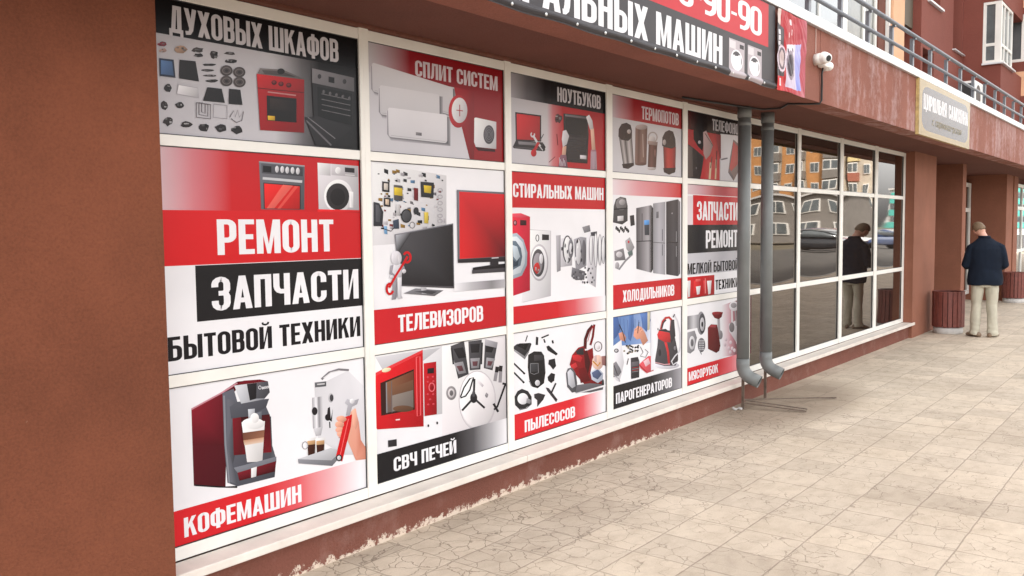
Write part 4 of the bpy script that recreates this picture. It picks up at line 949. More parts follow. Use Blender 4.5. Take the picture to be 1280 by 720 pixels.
A = poster(1, 1, C5)
A.part('circuit_board_picture'); A.poly([(48, 42), (338, 92), (338, 292), (136, 322), (136, 360), (50, 366)], (224, 221, 224))
rnd = random.Random(5)
for i in range(95):
    x, y = rnd.uniform(70, 325), rnd.uniform(75, 300); y = max(y, 55 + (x - 50) * .17); s = rnd.uniform(2.5, 9)
    c = rnd.choice([(62, 60, 64), (120, 116, 120), (170, 166, 170), (40, 38, 42), (150, 120, 60), (96, 130, 160), (130, 50, 54), (190, 186, 190)])
    A.poly([(x - s, y - s * rnd.uniform(.3, 1.6)), (x + s, y - s * .6), (x + s, y + s * rnd.uniform(.3, 1.6)), (x - s, y + s * .6)], c)
for q, c in (([(132, 128), (165, 132), (165, 192), (132, 188)], (96, 92, 92)), ([(132, 138), (165, 142), (165, 172), (132, 168)], (214, 186, 66)), ([(236, 116), (288, 120), (286, 180), (238, 176)], (56, 56, 60)), ([(248, 130), (278, 133), (276, 162), (250, 158)], (204, 178, 62)), ([(86, 115), (114, 118), (114, 158), (86, 154)], (60, 56, 60)), ([(92, 122), (108, 124), (108, 150), (92, 147)], (206, 198, 190)), ([(92, 178), (118, 180), (118, 215), (92, 212)], (60, 56, 60)), ([(98, 184), (112, 186), (112, 208), (98, 205)], (210, 190, 170)), ([(52, 195), (74, 200), (90, 235), (86, 290), (52, 290)], (66, 66, 72)), ([(60, 205), (72, 210), (80, 235), (76, 275), (60, 272)], (96, 96, 102)), ([(250, 235), (266, 236), (266, 280), (250, 278)], (206, 184, 90)), ([(210, 140), (226, 142), (226, 192), (210, 188)], (120, 34, 40)), ([(92, 290), (104, 290), (106, 322), (94, 320)], (130, 170, 204)), ([(128, 268), (150, 262), (152, 300), (130, 300)], (74, 84, 100)), ([(140, 205), (156, 206), (156, 250), (140, 248)], (190, 188, 190))): A.poly(q, c)
A.ell(180, 250, 21, 27, (46, 46, 50)); A.ell(180, 250, 17, 22, (88, 88, 92)); A.ell(218, 230, 10, 14, (60, 60, 64)); A.ring(203, 286, 11, 13, 2, (90, 86, 90))
for y in (150, 175, 200, 225, 250, 270): A.ring(312, y, 10, 8, 2, (170, 166, 172))
A.line([(90, 300), (120, 310), (130, 298)], 3, (50, 50, 56))
A.part('black_television_picture')
A.poly([(168, 553), (216, 533), (325, 541), (290, 563)], (128, 126, 130)); A.poly([(236, 528), (258, 530), (258, 556), (240, 554)], (180, 178, 182)); A.poly([(210, 546), (262, 540), (300, 546), (280, 556)], (84, 82, 86))
A.poly([(134, 322), (363, 279), (367, 533), (150, 524)], (126, 124, 130)); A.shade([(138, 325), (360, 284), (363, 526), (154, 518)], [(96, 94, 98), (54, 51, 54), (44, 41, 44), (58, 55, 58)]); A.line([(148, 520), (367, 530)], 5, (92, 88, 92)); A.shade([(138, 325), (200, 314), (144, 400), (141, 380)], [(190, 190, 196), (70, 68, 72), (54, 52, 54), (110, 108, 112)])
A.grad((368, 514), (571, 497), (571, 530), (366, 546), [(0, W_), (.3, G1), (.7, G2), (1, G1)])
A.part('red_television_picture')
A.poly([(440, 452), (512, 441), (571, 436), (571, 468), (437, 476)], (40, 36, 40)); A.poly([(508, 420), (540, 418), (540, 446), (508, 448)], (58, 54, 58)); A.poly([(437, 462), (571, 452), (571, 468), (437, 476)], (84, 80, 84))
A.poly([(377, 148), (571, 158), (571, 428), (381, 434)], (112, 110, 116)); A.shade([(386, 155), (571, 166), (571, 408), (388, 418)], [(214, 50, 56), (214, 44, 52), (96, 24, 32), (222, 50, 54)]); A.poly([(381, 420), (571, 410), (571, 428), (381, 434)], (58, 54, 58)); A.line([(513, 415), (540, 413)], 4, (206, 202, 206))
A.part('mannequin_picture')
WH, SHD = (214, 211, 216), (160, 156, 163)
A.poly([(126, 486), (144, 488), (143, 566), (138, 576), (122, 578), (126, 560)], SHD); A.poly([(144, 488), (161, 484), (160, 560), (165, 572), (148, 576), (146, 562)], WH); A.poly([(124, 440), (158, 436), (164, 460), (160, 490), (126, 492), (118, 470)], WH); A.poly([(118, 444), (130, 440), (124, 470), (140, 486), (132, 494), (114, 476)], SHD); A.poly([(155, 440), (166, 436), (176, 462), (170, 478), (162, 470)], SHD)
A.ell(140, 415, 21, 28, WH); A.shade([(150, 392), (160, 405), (160, 426), (150, 440), (146, 415)], [(214, 210, 215), (196, 192, 198), (196, 192, 198), (206, 202, 207), (228, 225, 229)])
A.line([(112, 530), (140, 480), (172, 430), (184, 408)], 9, (206, 38, 44)); A.ring(115, 535, 17, 25, 9, (206, 38, 44), 20, 20, 300); A.ring(182, 412, 18, 24, 9, (206, 38, 44), 20, -150, 130)
A.ell(122, 488, 8, 7, WH); A.ell(170, 466, 8, 8, WH)
A.part('sheet'); band(A, A.rect[2], zat(A, (300, 592)), [(0, (208, 48, 56)), (1, (196, 44, 52))]); A.text('ТЕЛЕВИЗОРОВ', (148, 706), (479, 600), W_)
fin(A, 'poster of a black television, a red television and a white figure with a wrench')

A = poster(1, 2, C6, (236, 234, 237))
A.part('spare_parts_picture'); A.poly([(352, 112), (634, 58), (634, 424), (352, 500)], (230, 224, 227))
A.ell(503, 345, 80, 128, (218, 213, 216)); A.ell(503, 343, 74, 120, (234, 229, 231)); A.ring(503, 345, 80, 128, 3, (194, 188, 192))
for q in ([(388, 112), (446, 90), (466, 232), (420, 252)], [(464, 92), (522, 84), (516, 212), (470, 216)], [(536, 82), (590, 96), (568, 216), (530, 206)]): A.poly(q, (84, 82, 86)); cxm = sum(p[0] for p in q) / 4; cym = sum(p[1] for p in q) / 4; A.poly([(cxm + (p[0] - cxm) * .72, cym + (p[1] - cym) * .3 - 30) for p in q], (50, 48, 52)); A.poly([(cxm + (p[0] - cxm) * .7, cym + (p[1] - cym) * .34 + 34) for p in q], (150, 148, 152)); A.poly([(cxm + (p[0] - cxm) * .4, cym + (p[1] - cym) * .16 + 36) for p in q], (110, 74, 80))
A.poly([(536, 82), (590, 96), (586, 120), (534, 108)], (166, 163, 168)); A.line([(392, 120), (400, 190)], 7, (56, 54, 58)); A.line([(524, 96), (520, 190)], 6, (56, 54, 58))
for a, b_ in (((588, 200), (578, 262)), ((604, 196), (600, 268))): A.line([a, b_], 14, (150, 146, 150)); A.line([a, (a[0] - 3, a[1] + 24)], 15, (46, 42, 46))
A.line([(574, 384), (588, 372), (624, 272)], 8, (48, 46, 50)); A.line([(572, 358), (592, 394)], 10, (48, 46, 50)); A.line([(610, 272), (632, 276)], 9, (48, 46, 50))
A.ell(391, 313, 22, 30, (150, 146, 148)); A.ell(391, 313, 14, 20, (206, 200, 202)); A.ell(391, 313, 8, 12, (120, 116, 118))
for e in ((437, 388), (534, 377), (490, 252)): A.line([(487, 334), e], 9, (62, 60, 64))
A.ell(487, 334, 15, 22, (50, 48, 52)); A.ell(487, 316, 7, 14, (90, 88, 92)); A.line([(430, 330), (445, 290), (470, 252), (486, 246), (470, 300), (452, 326), (430, 334)], 6, (48, 46, 50)); A.blob(542, 322, 9, 12, (150, 146, 150)); A.poly([(508, 255), (530, 280), (524, 288), (504, 266)], (214, 208, 212))
A.part('microwave_picture')
A.poly([(64, 150), (350, 112), (352, 402), (278, 412), (64, 470)], (228, 226, 229)); A.poly([(66, 160), (346, 118), (270, 175), (100, 220)], (200, 198, 202))
A.poly([(272, 186), (326, 178), (329, 404), (276, 412)], (178, 30, 42)); A.poly([(288, 208), (316, 205), (316, 228), (288, 230)], (44, 34, 40)); A.ring(307, 288, 14, 20, 4, (226, 120, 130)); A.ell(307, 288, 8, 12, (150, 24, 36))
for x, y in ((290, 245), (312, 243), (290, 265), (314, 262), (290, 318), (313, 318), (300, 340), (292, 362), (314, 360)): A.ell(x, y, 5, 4, (206, 80, 92))
A.poly([(66, 226), (268, 127), (272, 456), (74, 469), (66, 460)], (206, 36, 46)); A.poly([(66, 226), (268, 127), (268, 140), (66, 240)], (226, 74, 80)); A.poly([(86, 270), (230, 210), (234, 384), (90, 410)], (66, 36, 32))
A.shade([(110, 268), (228, 218), (231, 376), (112, 398)], [(150, 110, 84), (120, 70, 52), (96, 60, 50), (116, 104, 100)]); A.poly([(136, 290), (226, 256), (228, 374), (138, 392)], (140, 130, 124)); A.poly([(136, 290), (226, 256), (226, 300), (136, 324)], (126, 92, 72)); A.ell(184, 380, 44, 14, (112, 84, 66)); A.line([(112, 268), (114, 398)], 5, (150, 148, 152)); A.line([(134, 262), (136, 396)], 4, (120, 110, 110))
A.ell(112, 214, 20, 9, (236, 222, 190), -14); A.line([(240, 160), (256, 156), (259, 408), (244, 412), (240, 160)], 4, (236, 110, 116)); A.line([(152, 428), (170, 426)], 5, (240, 220, 222))
A.part('control_knob_picture'); A.poly([(119, 516), (156, 510), (157, 540), (120, 545)], (58, 56, 60))
for x, y in ((292, 453), (330, 441)): A.ell(x, y, 4, 6, (70, 68, 72))
A.part('sheet'); band(A, A.rect[2], zat(A, (300, 512)), FADE((42, 40, 43), .56, 1.0)); A.text('СВЧ ПЕЧЕЙ', (144, 651), (411, 513), W_)
fin(A, 'poster of an open red microwave and its parts above a black strip')

# ---- column 3 -----------------------------------------------------------------
A = poster(2, 0, C7, (208, 205, 209))
band(A, A.rect[2], zat(A, (40, 196)), [(0, (204, 201, 206)), (.36, (206, 200, 204)), (.42, (206, 130, 134)), (.52, (188, 48, 54)), (1, (176, 40, 48))])
band(A, zat(A, (300, 245)), A.rect[3], [(0, (186, 182, 187)), (.16, (120, 116, 120)), (.34, (44, 40, 43)), (1, (26, 24, 26))])
A.text('НОУТБУКОВ', (320, 224), (580, 191), (210, 206, 210))
A.part('red_laptop_picture'); A.poly([(67, 288), (223, 308), (223, 466), (70, 460)], (60, 40, 44)); A.poly([(76, 298), (215, 316), (215, 458), (78, 452)], (190, 42, 48)); A.poly([(52, 498), (72, 456), (232, 470), (250, 498), (240, 524), (60, 506)], (52, 48, 52)); A.poly([(84, 464), (212, 474), (222, 492), (88, 482)], (130, 126, 130)); A.line([(62, 498), (240, 512)], 4, (104, 100, 104))
A.line([(174, 428), (198, 470), (236, 516)], 12, (214, 211, 214)); A.ring(172, 424, 14, 17, 7, (214, 211, 214), 18, -30, 240); A.line([(238, 420), (214, 462)], 5, (90, 86, 88)); A.line([(208, 470), (176, 530)], 17, (184, 40, 48)); A.ell(178, 534, 17, 22, (184, 40, 48)); A.line([(222, 490), (244, 520)], 12, (44, 42, 46))
A.part('laptop_repair_picture'); A.poly([(356, 296), (500, 312), (508, 420), (500, 598), (372, 588), (358, 420)], (46, 42, 46)); A.poly([(366, 322), (496, 336), (496, 428), (372, 420)], (32, 29, 32)); A.poly([(366, 302), (500, 318), (500, 330), (366, 314)], (120, 114, 118)); A.poly([(380, 436), (496, 444), (492, 580), (382, 572)], (58, 53, 57)); A.poly([(456, 546), (494, 550), (494, 572), (456, 568)], (204, 200, 204))
for k in range(6): A.line([(388, 452 + k * 14), (488, 460 + k * 14)], 3, (40, 36, 40))
A.blob(326, 328, 26, 32, (92, 60, 62)); A.poly([(352, 402), (372, 396), (390, 432), (376, 482), (352, 500), (346, 450)], (204, 200, 204)); A.poly([(350, 500), (374, 490), (370, 545), (346, 548)], (206, 168, 150)); A.poly([(338, 545), (372, 545), (384, 628), (324, 622)], (132, 96, 110))
A.poly([(492, 318), (510, 304), (530, 340), (536, 390), (516, 396)], (214, 210, 213)); A.poly([(518, 392), (538, 388), (548, 515), (526, 516)], (210, 174, 156)); A.poly([(520, 515), (552, 515), (558, 640), (518, 636)], (150, 112, 126))
for k in range(5): A.line([(330 + 8 * k, 560 + 12 * k % 30), (336 + 8 * k, 612)], 3, (206, 196, 204)); A.line([(522 + 7 * k, 525), (520 + 8 * k, 632)], 2.5, (206, 196, 204))
A.line([(316, 420), (322, 488)], 5, (120, 40, 46)); A.line([(268, 590), (306, 556)], 4, (120, 70, 74))
fin(A, 'poster of a red screened laptop and gloved hands opening a black laptop')

A = poster(2, 1, C8)
band(A, zat(A, (250, 192)), A.rect[3], [(0, (204, 44, 50)), (1, (196, 42, 50))])
A.text('СТИРАЛЬНЫХ МАШИН', (43, 138), (471, 95), W_)
A.part('white_washing_machine_picture'); A.poly([(122, 290), (221, 297), (221, 606), (82, 640)], (226, 223, 227)); A.line([(122, 292), (221, 298), (221, 606), (90, 636)], 3, (196, 192, 197)); A.poly([(180, 314), (213, 316), (213, 342), (180, 342)], (58, 54, 58)); A.ring(158, 332, 9, 17, 4, (96, 92, 96)); A.ell(166, 448, 44, 88, (190, 186, 191)); A.ell(166, 448, 38, 78, (238, 235, 239)); A.ell(162, 450, 30, 66, (96, 92, 96)); A.ell(160, 452, 22, 50, (156, 150, 155)); A.blob(156, 475, 16, 32, (190, 60, 60)); A.ell(176, 430, 9, 24, (214, 211, 215))
A.part('red_washing_machine_picture'); A.poly([(36, 216), (80, 214), (123, 231), (123, 580), (36, 608)], (204, 50, 74)); A.poly([(36, 216), (80, 214), (123, 231), (84, 236), (36, 232)], (222, 88, 106)); A.poly([(76, 246), (106, 248), (106, 272), (76, 272)], (70, 26, 36)); A.ell(52, 260, 9, 13, (90, 34, 44)); A.ell(52, 260, 5, 8, (196, 140, 150))
A.poly([(36, 312), (60, 308), (92, 340), (110, 400), (108, 460), (84, 510), (36, 528)], (168, 178, 188)); A.poly([(36, 326), (60, 324), (88, 352), (101, 404), (98, 452), (78, 496), (36, 510)], (206, 212, 218)); A.poly([(36, 345), (56, 346), (80, 380), (86, 420), (78, 462), (36, 486)], (108, 122, 134)); A.poly([(40, 365), (62, 372), (76, 420), (60, 440), (44, 420)], (190, 200, 208)); A.poly([(38, 430), (56, 445), (70, 430), (66, 462), (40, 470)], (70, 82, 94))
A.part('dismantled_washing_machine_picture')
for q, c in (([(246, 320), (268, 318), (268, 486), (250, 494)], (170, 167, 172)), ([(268, 334), (322, 330), (322, 462), (268, 470)], (196, 193, 198)), ([(330, 338), (362, 326), (390, 330), (390, 462), (340, 490)], (160, 158, 164)), ([(396, 300), (440, 318), (442, 420), (434, 566), (394, 540)], (206, 203, 208)), ([(322, 470), (384, 490), (380, 530), (340, 532), (318, 514)], (120, 118, 124)), ([(370, 280), (405, 270), (410, 300), (380, 308)], (140, 138, 143)), ([(410, 305), (440, 300), (440, 322), (412, 322)], (84, 82, 88))): A.poly(q, c)
A.ell(300, 385, 24, 66, (226, 224, 228)); A.ring(300, 385, 24, 66, 7, (112, 110, 115)); A.ell(316, 382, 13, 46, (130, 128, 134)); A.ell(316, 382, 7, 26, (210, 208, 212)); A.ell(352, 398, 16, 64, (206, 204, 208)); A.ring(352, 398, 16, 64, 4, (124, 122, 128)); A.ell(378, 400, 10, 60, (112, 110, 116))
for cx, ry in ((412, 72), (434, 84), (454, 74), (470, 66)): A.ring(cx, 388, 10, ry, 3, (132, 130, 136)); A.ell(cx, 388, 6.5, ry - 6, (226, 224, 228))
for i in range(26): A.blob(rnd.uniform(325, 430), rnd.uniform(470, 545), 5, 7, rnd.choice([(96, 94, 100), (150, 148, 154), (60, 58, 64)]), bits=0, seed=i)
for i in range(12): A.blob(rnd.uniform(262, 385), rnd.uniform(335, 455), 4, 12, rnd.choice([(96, 94, 100), (226, 224, 228), (70, 68, 74)]), bits=0, seed=i + 60)
A.part('sheet'); band(A, A.rect[2], zat(A, (250, 632)), FADE((208, 46, 54), .45, .98))
fin(A, 'poster of red and white washing machines beside an exploded machine')

A = poster(2, 2, C9)
band(A, A.rect[2], zat(A, (60, 552)), FADE((218, 50, 60), .60, .97)); A.text('ПЫЛЕСОСОВ', (104, 642), (355, 510), W_)
A.part('attachments_picture'); A.crop(640, 430, 6.5417)
for q in ([(14, 20), (40, 0), (150, -10), (160, 0), (140, 60), (104, 124), (14, 50)],): A.poly(q, (66, 64, 68)); A.poly([(14, 40), (104, 100), (140, 50), (140, 66), (104, 126), (14, 56)], (150, 148, 152)); A.poly([(60, -5), (140, -8), (110, 50), (40, 15)], (38, 36, 39))
A.poly([(132, 88), (180, 60), (240, 62), (262, 95), (274, 230), (262, 320), (210, 362), (165, 350), (140, 290), (128, 190)], (44, 43, 46)); A.poly([(150, 160), (214, 158), (216, 225), (152, 228)], (72, 72, 76)); A.line([(150, 160), (214, 158), (216, 235), (180, 248), (150, 236), (150, 160)], 5, (140, 140, 144)); A.poly([(180, 90), (250, 90), (256, 130), (180, 140)], (72, 70, 74)); A.ell(208, 318, 20, 24, (206, 204, 208)); A.line([(140, 300), (160, 345)], 8, (140, 138, 142)); A.line([(264, 120), (272, 230)], 5, (120, 118, 122))
for a, b_ in (((14, 158), (105, 245)), ((14, 232), (100, 318))): A.line([a, b_], 14, (58, 56, 60)); A.line([(b_[0] - 12, b_[1] - 10), b_], 16, (30, 28, 32))
A.poly([(20, 430), (45, 385), (80, 366), (130, 385), (160, 430), (160, 490), (110, 525), (60, 535), (25, 500)], (58, 57, 60)); A.ell(88, 448, 44, 46, (236, 234, 238)); A.line([(60, 540), (120, 525), (160, 490)], 6, (120, 118, 122)); A.poly([(120, 440), (158, 460), (150, 490), (115, 480)], (150, 148, 152))
A.poly([(280, 20), (300, 12), (375, 80), (360, 94), (290, 52)], (40, 38, 42)); A.poly([(300, 130), (350, 118), (360, 180), (335, 210), (310, 175), (296, 165)], (48, 46, 50)); A.poly([(290, 270), (320, 236), (352, 246), (345, 300), (320, 320), (295, 300)], (44, 42, 46)); A.poly([(275, 355), (300, 360), (372, 455), (360, 476), (285, 380)], (66, 63, 68)); A.line([(318, 405), (358, 320)], 14, (52, 50, 54)); A.poly([(180, 410), (215, 400), (272, 415), (255, 455), (205, 515), (205, 460), (182, 440)], (62, 59, 63)); A.poly([(195, -60), (215, -55), (212, 8), (192, 8)], (52, 50, 54)); A.line([(240, -50), (300, -75)], 12, (52, 50, 54)); A.line([(260, -40), (270, -10)], 12, (40, 38, 42)); A.line([(330, -30), (335, -5)], 14, (40, 38, 42)); A.line([(125, -70), (110, -20)], 8, (60, 58, 62))
A.part('vacuum_cleaner_picture')
A.line([(596, 40), (600, -40), (625, -110), (660, -150)], 26, (96, 22, 28)); A.line([(640, 10), (660, -60), (672, -160)], 18, (130, 30, 38)); A.line([(618, -20), (640, -100), (664, -150)], 5, (190, 70, 76))
A.poly([(470, 170), (490, 90), (540, 30), (585, 15), (600, 60), (660, 30), (665, 110), (640, 240), (735, 300), (735, 340), (600, 340), (520, 250)], (140, 26, 34)); A.poly([(490, 92), (540, 88), (575, 110), (560, 150), (500, 130)], (196, 52, 60)); A.poly([(480, 172), (520, 150), (535, 185), (505, 205), (480, 195)], (200, 60, 66)); A.poly([(520, 60), (555, 35), (585, 30), (585, 90), (530, 85)], (60, 58, 62)); A.poly([(585, 60), (612, 50), (640, 150), (620, 250), (600, 230)], (84, 16, 22)); A.poly([(540, 200), (600, 190), (640, 300), (560, 320)], (112, 20, 28))
A.poly([(530, 335), (640, 320), (740, 330), (744, 372), (640, 396), (520, 398), (490, 380)], (110, 108, 113)); A.poly([(440, 240), (455, 200), (490, 192), (520, 240), (532, 320), (520, 390), (490, 398), (450, 350)], (104, 103, 108)); A.poly([(452, 230), (475, 205), (500, 230), (518, 345), (490, 362), (460, 330)], (196, 196, 202)); A.ell(742, 322, 10, 36, (62, 60, 64))
A.poly([(640, 230), (700, 190), (745, 240), (740, 290), (700, 320), (650, 290)], (190, 196, 210)); A.poly([(650, 235), (700, 205), (735, 245), (700, 290), (660, 270)], (92, 104, 134)); A.ell(700, 150, 46, 60, (222, 190, 176)); A.line([(660, 140), (700, 180), (720, 150)], 12, (196, 140, 50)); A.ring(703, 20, 34, 42, 7, (124, 106, 108)); A.ell(703, 25, 16, 20, (226, 218, 222)); A.poly([(730, 100), (770, 95), (770, 180), (735, 170)], (150, 110, 106)); A.poly([(664, 100), (690, 90), (690, 150), (668, 140)], (206, 180, 178))
A.shade([(520, 400), (770, 330), (770, 345), (520, 408)], [(190, 186, 190), W_, W_, (226, 224, 227)])
fin(A, 'poster of a red vacuum cleaner with its black attachments on white')

# ---- column 4 -----------------------------------------------------------------
A = poster(3, 0, C7, (206, 203, 207))
band(A, zat(A, (900, 362)), A.rect[3], [(0, (206, 198, 203)), (.10, (200, 160, 166)), (.30, (172, 50, 58)), (1, (164, 30, 40))]); A.text('ТЕРМОПОТОВ', (826, 330), (1048, 298), (218, 208, 212))
A.part('thermopot_picture')
A.grad((690, 440), (768, 440), (780, 608), (716, 615), [(0, (70, 62, 62)), (.25, (190, 184, 184)), (.45, (92, 84, 84)), (.7, (196, 190, 190)), (1, (80, 72, 72))]); A.poly([(686, 435), (688, 390), (705, 360), (735, 352), (760, 366), (768, 400), (768, 440), (745, 462), (705, 455)], (60, 44, 46)); A.ell(750, 405, 12, 13, (176, 168, 168)); A.poly([(708, 600), (780, 592), (778, 610), (745, 630), (714, 624)], (54, 42, 44))
A.part('thermopot_picture')
A.grad((788, 380), (860, 382), (855, 598), (784, 596), [(0, (150, 124, 116)), (.3, (112, 84, 76)), (.6, (140, 112, 104)), (1, (104, 78, 72))]); A.ell(825, 378, 36, 16, (172, 158, 156)); A.ell(820, 600, 35, 10, (110, 84, 78)); A.line([(832, 420), (836, 560)], 5, (176, 156, 150))
A.grad((868, 470), (920, 474), (912, 622), (862, 618), [(0, (92, 62, 56)), (.4, (120, 84, 76)), (1, (76, 50, 46))]); A.ring(892, 440, 30, 34, 8, (172, 162, 160)); A.ell(888, 452, 20, 20, (196, 188, 188)); A.poly([(862, 460), (922, 468), (920, 490), (862, 482)], (150, 132, 128)); A.ell(886, 628, 26, 9, (180, 172, 170)); A.ell(906, 535, 5, 24, (130, 96, 90))
A.grad((955, 495), (1031, 498), (1028, 628), (960, 632), [(0, (104, 30, 32)), (.35, (186, 66, 60)), (.7, (170, 48, 48)), (1, (110, 28, 32))]); A.poly([(948, 490), (950, 440), (966, 408), (990, 396), (1014, 406), (1028, 450), (1030, 496), (1006, 508), (965, 500)], (62, 48, 50)); A.ell(962, 470, 10, 17, (170, 162, 162)); A.poly([(955, 625), (1030, 622), (1026, 650), (990, 664), (960, 650)], (58, 40, 42))
fin(A, 'poster of four thermopots under a red heading')

A = poster(3, 1, C8)
band(A, zat(A, (680, 134)), A.rect[3], [(0, (236, 224, 228)), (.35, (226, 168, 174)), (1, (204, 52, 58))])
A.part('compressor_picture'); A.poly([(520, 180), (530, 148), (552, 136), (578, 142), (586, 180), (586, 250), (560, 268), (516, 258)], (84, 81, 84)); A.ell(556, 170, 26, 30, (126, 122, 124)); A.ell(560, 162, 15, 14, (166, 162, 164)); A.poly([(538, 228), (566, 226), (566, 250), (538, 252)], (206, 202, 204)); A.poly([(596, 226), (616, 222), (620, 270), (600, 276)], (60, 58, 62)); A.line([(520, 196), (586, 190)], 6, (50, 48, 52))
for i in range(9): A.blob(532 + i * 7, 284 + (i % 3) * 7, 6, 11, (58, 56, 60), bits=1)
A.poly([(574, 345), (596, 328), (618, 376), (598, 410), (580, 384)], (166, 163, 166)); A.poly([(522, 394), (566, 380), (576, 436), (524, 440)], (136, 132, 136)); A.ell(546, 410, 15, 14, (200, 196, 200)); A.line([(528, 470), (545, 480), (575, 440), (608, 408)], 9, (150, 148, 152)); A.ell(536, 462, 10, 16, (176, 172, 176)); A.poly([(585, 400), (608, 388), (610, 408), (592, 418)], (110, 124, 122)); A.ell(590, 350, 4, 6, RED)
A.part('refrigerator_picture')
A.grad((626, 190), (696, 176), (697, 496), (627, 478), [(0, (96, 92, 96)), (.35, (134, 130, 134)), (.8, (176, 172, 176)), (1, (100, 96, 100))]); A.line([(626, 348), (697, 345)], 4, (64, 60, 64)); A.line([(654, 215), (654, 345)], 3, (80, 76, 80)); A.poly([(664, 248), (688, 246), (688, 318), (666, 318)], (76, 78, 86)); A.poly([(664, 248), (688, 246), (688, 268), (664, 270)], (104, 158, 214)); A.poly([(697, 176), (706, 190), (706, 480), (697, 496)], (58, 55, 58))
A.grad((706, 168), (764, 160), (764, 506), (706, 498), [(0, (150, 148, 153)), (.5, (186, 184, 190)), (1, (160, 158, 164))]); A.line([(706, 352), (764, 356)], 3, (110, 108, 112)); A.line([(750, 290), (750, 345)], 3, (96, 94, 98)); A.line([(750, 362), (750, 415)], 3, (96, 94, 98)); A.poly([(720, 208), (732, 206), (732, 236), (720, 238)], (120, 118, 124))
A.grad((768, 160), (824, 148), (824, 513), (768, 504), [(0, (66, 62, 66)), (.6, (90, 86, 90)), (1, (74, 70, 74))]); A.poly([(824, 148), (834, 160), (834, 500), (824, 513)], (112, 108, 112)); A.line([(768, 350), (824, 353)], 3, (40, 38, 42)); A.line([(816, 300), (816, 350)], 3, (150, 148, 152)); A.line([(816, 370), (816, 420)], 3, (150, 148, 152)); A.ell(796, 215, 3, 4, (160, 158, 162))
A.part('sheet'); band(A, A.rect[2], zat(A, (680, 538)), [(0, (206, 46, 54)), (1, (196, 42, 50))]); A.text('ХОЛОДИЛЬНИКОВ', (562, 637), (806, 552), W_)
fin(A, 'poster of three tall refrigerators in grey and black and a compressor')

A = poster(3, 2, (760, 390, 6.0))
A.part('repairman_picture'); A.grad((30, 36), (330, -6), (330, 230), (30, 260), [(0, (112, 142, 190)), (.35, (120, 150, 198)), (.7, (150, 172, 212)), (1, (232, 232, 240))]); A.poly([(30, 36), (70, 28), (96, 120), (70, 180), (30, 220)], (84, 112, 164)); A.poly([(160, 18), (190, 14), (196, 110), (170, 220), (150, 200)], (96, 126, 178)); A.poly([(240, 10), (300, 0), (320, 60), (290, 150), (262, 120)], (98, 128, 180)); A.poly([(296, 0), (318, -4), (312, 130), (296, 140)], (196, 190, 170))
for k in range(7): A.line([(90 + k * 28, 40 + (k % 3) * 10), (100 + k * 26, 190)], 3, (86, 112, 160))
A.poly([(80, 160), (110, 148), (136, 190), (128, 222), (90, 210)], (206, 150, 128)); A.poly([(196, 140), (220, 104), (250, 112), (280, 160), (300, 215), (262, 252), (240, 200), (214, 206), (190, 180)], (212, 156, 134))
for x, y in ((206, 130), (222, 120), (240, 128), (252, 142)): A.ell(x, y, 13, 7, (222, 170, 148), -50); A.line([(x - 4, y + 8), (x + 6, y - 2)], 2, (160, 104, 88))
A.line([(84, 94), (110, 150), (130, 230)], 6, (40, 38, 44)); A.line([(232, 74), (222, 160)], 5, (50, 48, 54))
A.part('disassembled_iron_picture'); A.poly([(30, 262), (100, 208), (108, 300), (120, 380), (100, 470), (84, 524), (60, 512), (34, 470)], (226, 224, 229)); A.ell(62, 290, 18, 16, (104, 102, 106)); A.ell(62, 290, 10, 9, (196, 194, 198)); A.poly([(34, 390), (60, 370), (90, 420), (100, 450), (80, 480), (40, 490)], (132, 130, 136)); A.line([(34, 470), (80, 500), (88, 522)], 8, (176, 174, 180)); A.line([(44, 400), (70, 470)], 8, (90, 88, 94))
for i in range(26): A.blob(rnd.uniform(118, 232), rnd.uniform(252, 312), 9, 9, rnd.choice([(44, 42, 48), (90, 86, 90), (150, 140, 120), (60, 60, 66)]), seed=i, bits=1)
A.poly([(170, 345), (222, 336), (234, 370), (232, 490), (172, 502)], (66, 63, 68)); A.poly([(174, 376), (230, 368), (230, 402), (174, 410)], (108, 104, 110))
for k in range(4): A.line([(178, 420 + 10 * k), (228, 412 + 10 * k)], 4, (150, 146, 150) if k % 2 else (180, 60, 66))
A.line([(152, 348), (140, 395)], 6, (50, 48, 52)); A.line([(240, 260), (262, 300), (240, 330), (280, 340), (300, 300), (276, 280)], 4, (70, 60, 64)); A.poly([(232, 392), (300, 330), (340, 330), (340, 440), (288, 460), (240, 420)], (214, 96, 106)); A.poly([(262, 370), (300, 345), (316, 386), (280, 410)], (226, 190, 196)); A.line([(236, 400), (288, 452)], 8, (180, 44, 56))
A.part('sheet'); A.shade([(320, 0), (368, -8), (368, 420), (320, 440)], [(236, 235, 240), W_, W_, (226, 226, 232)])
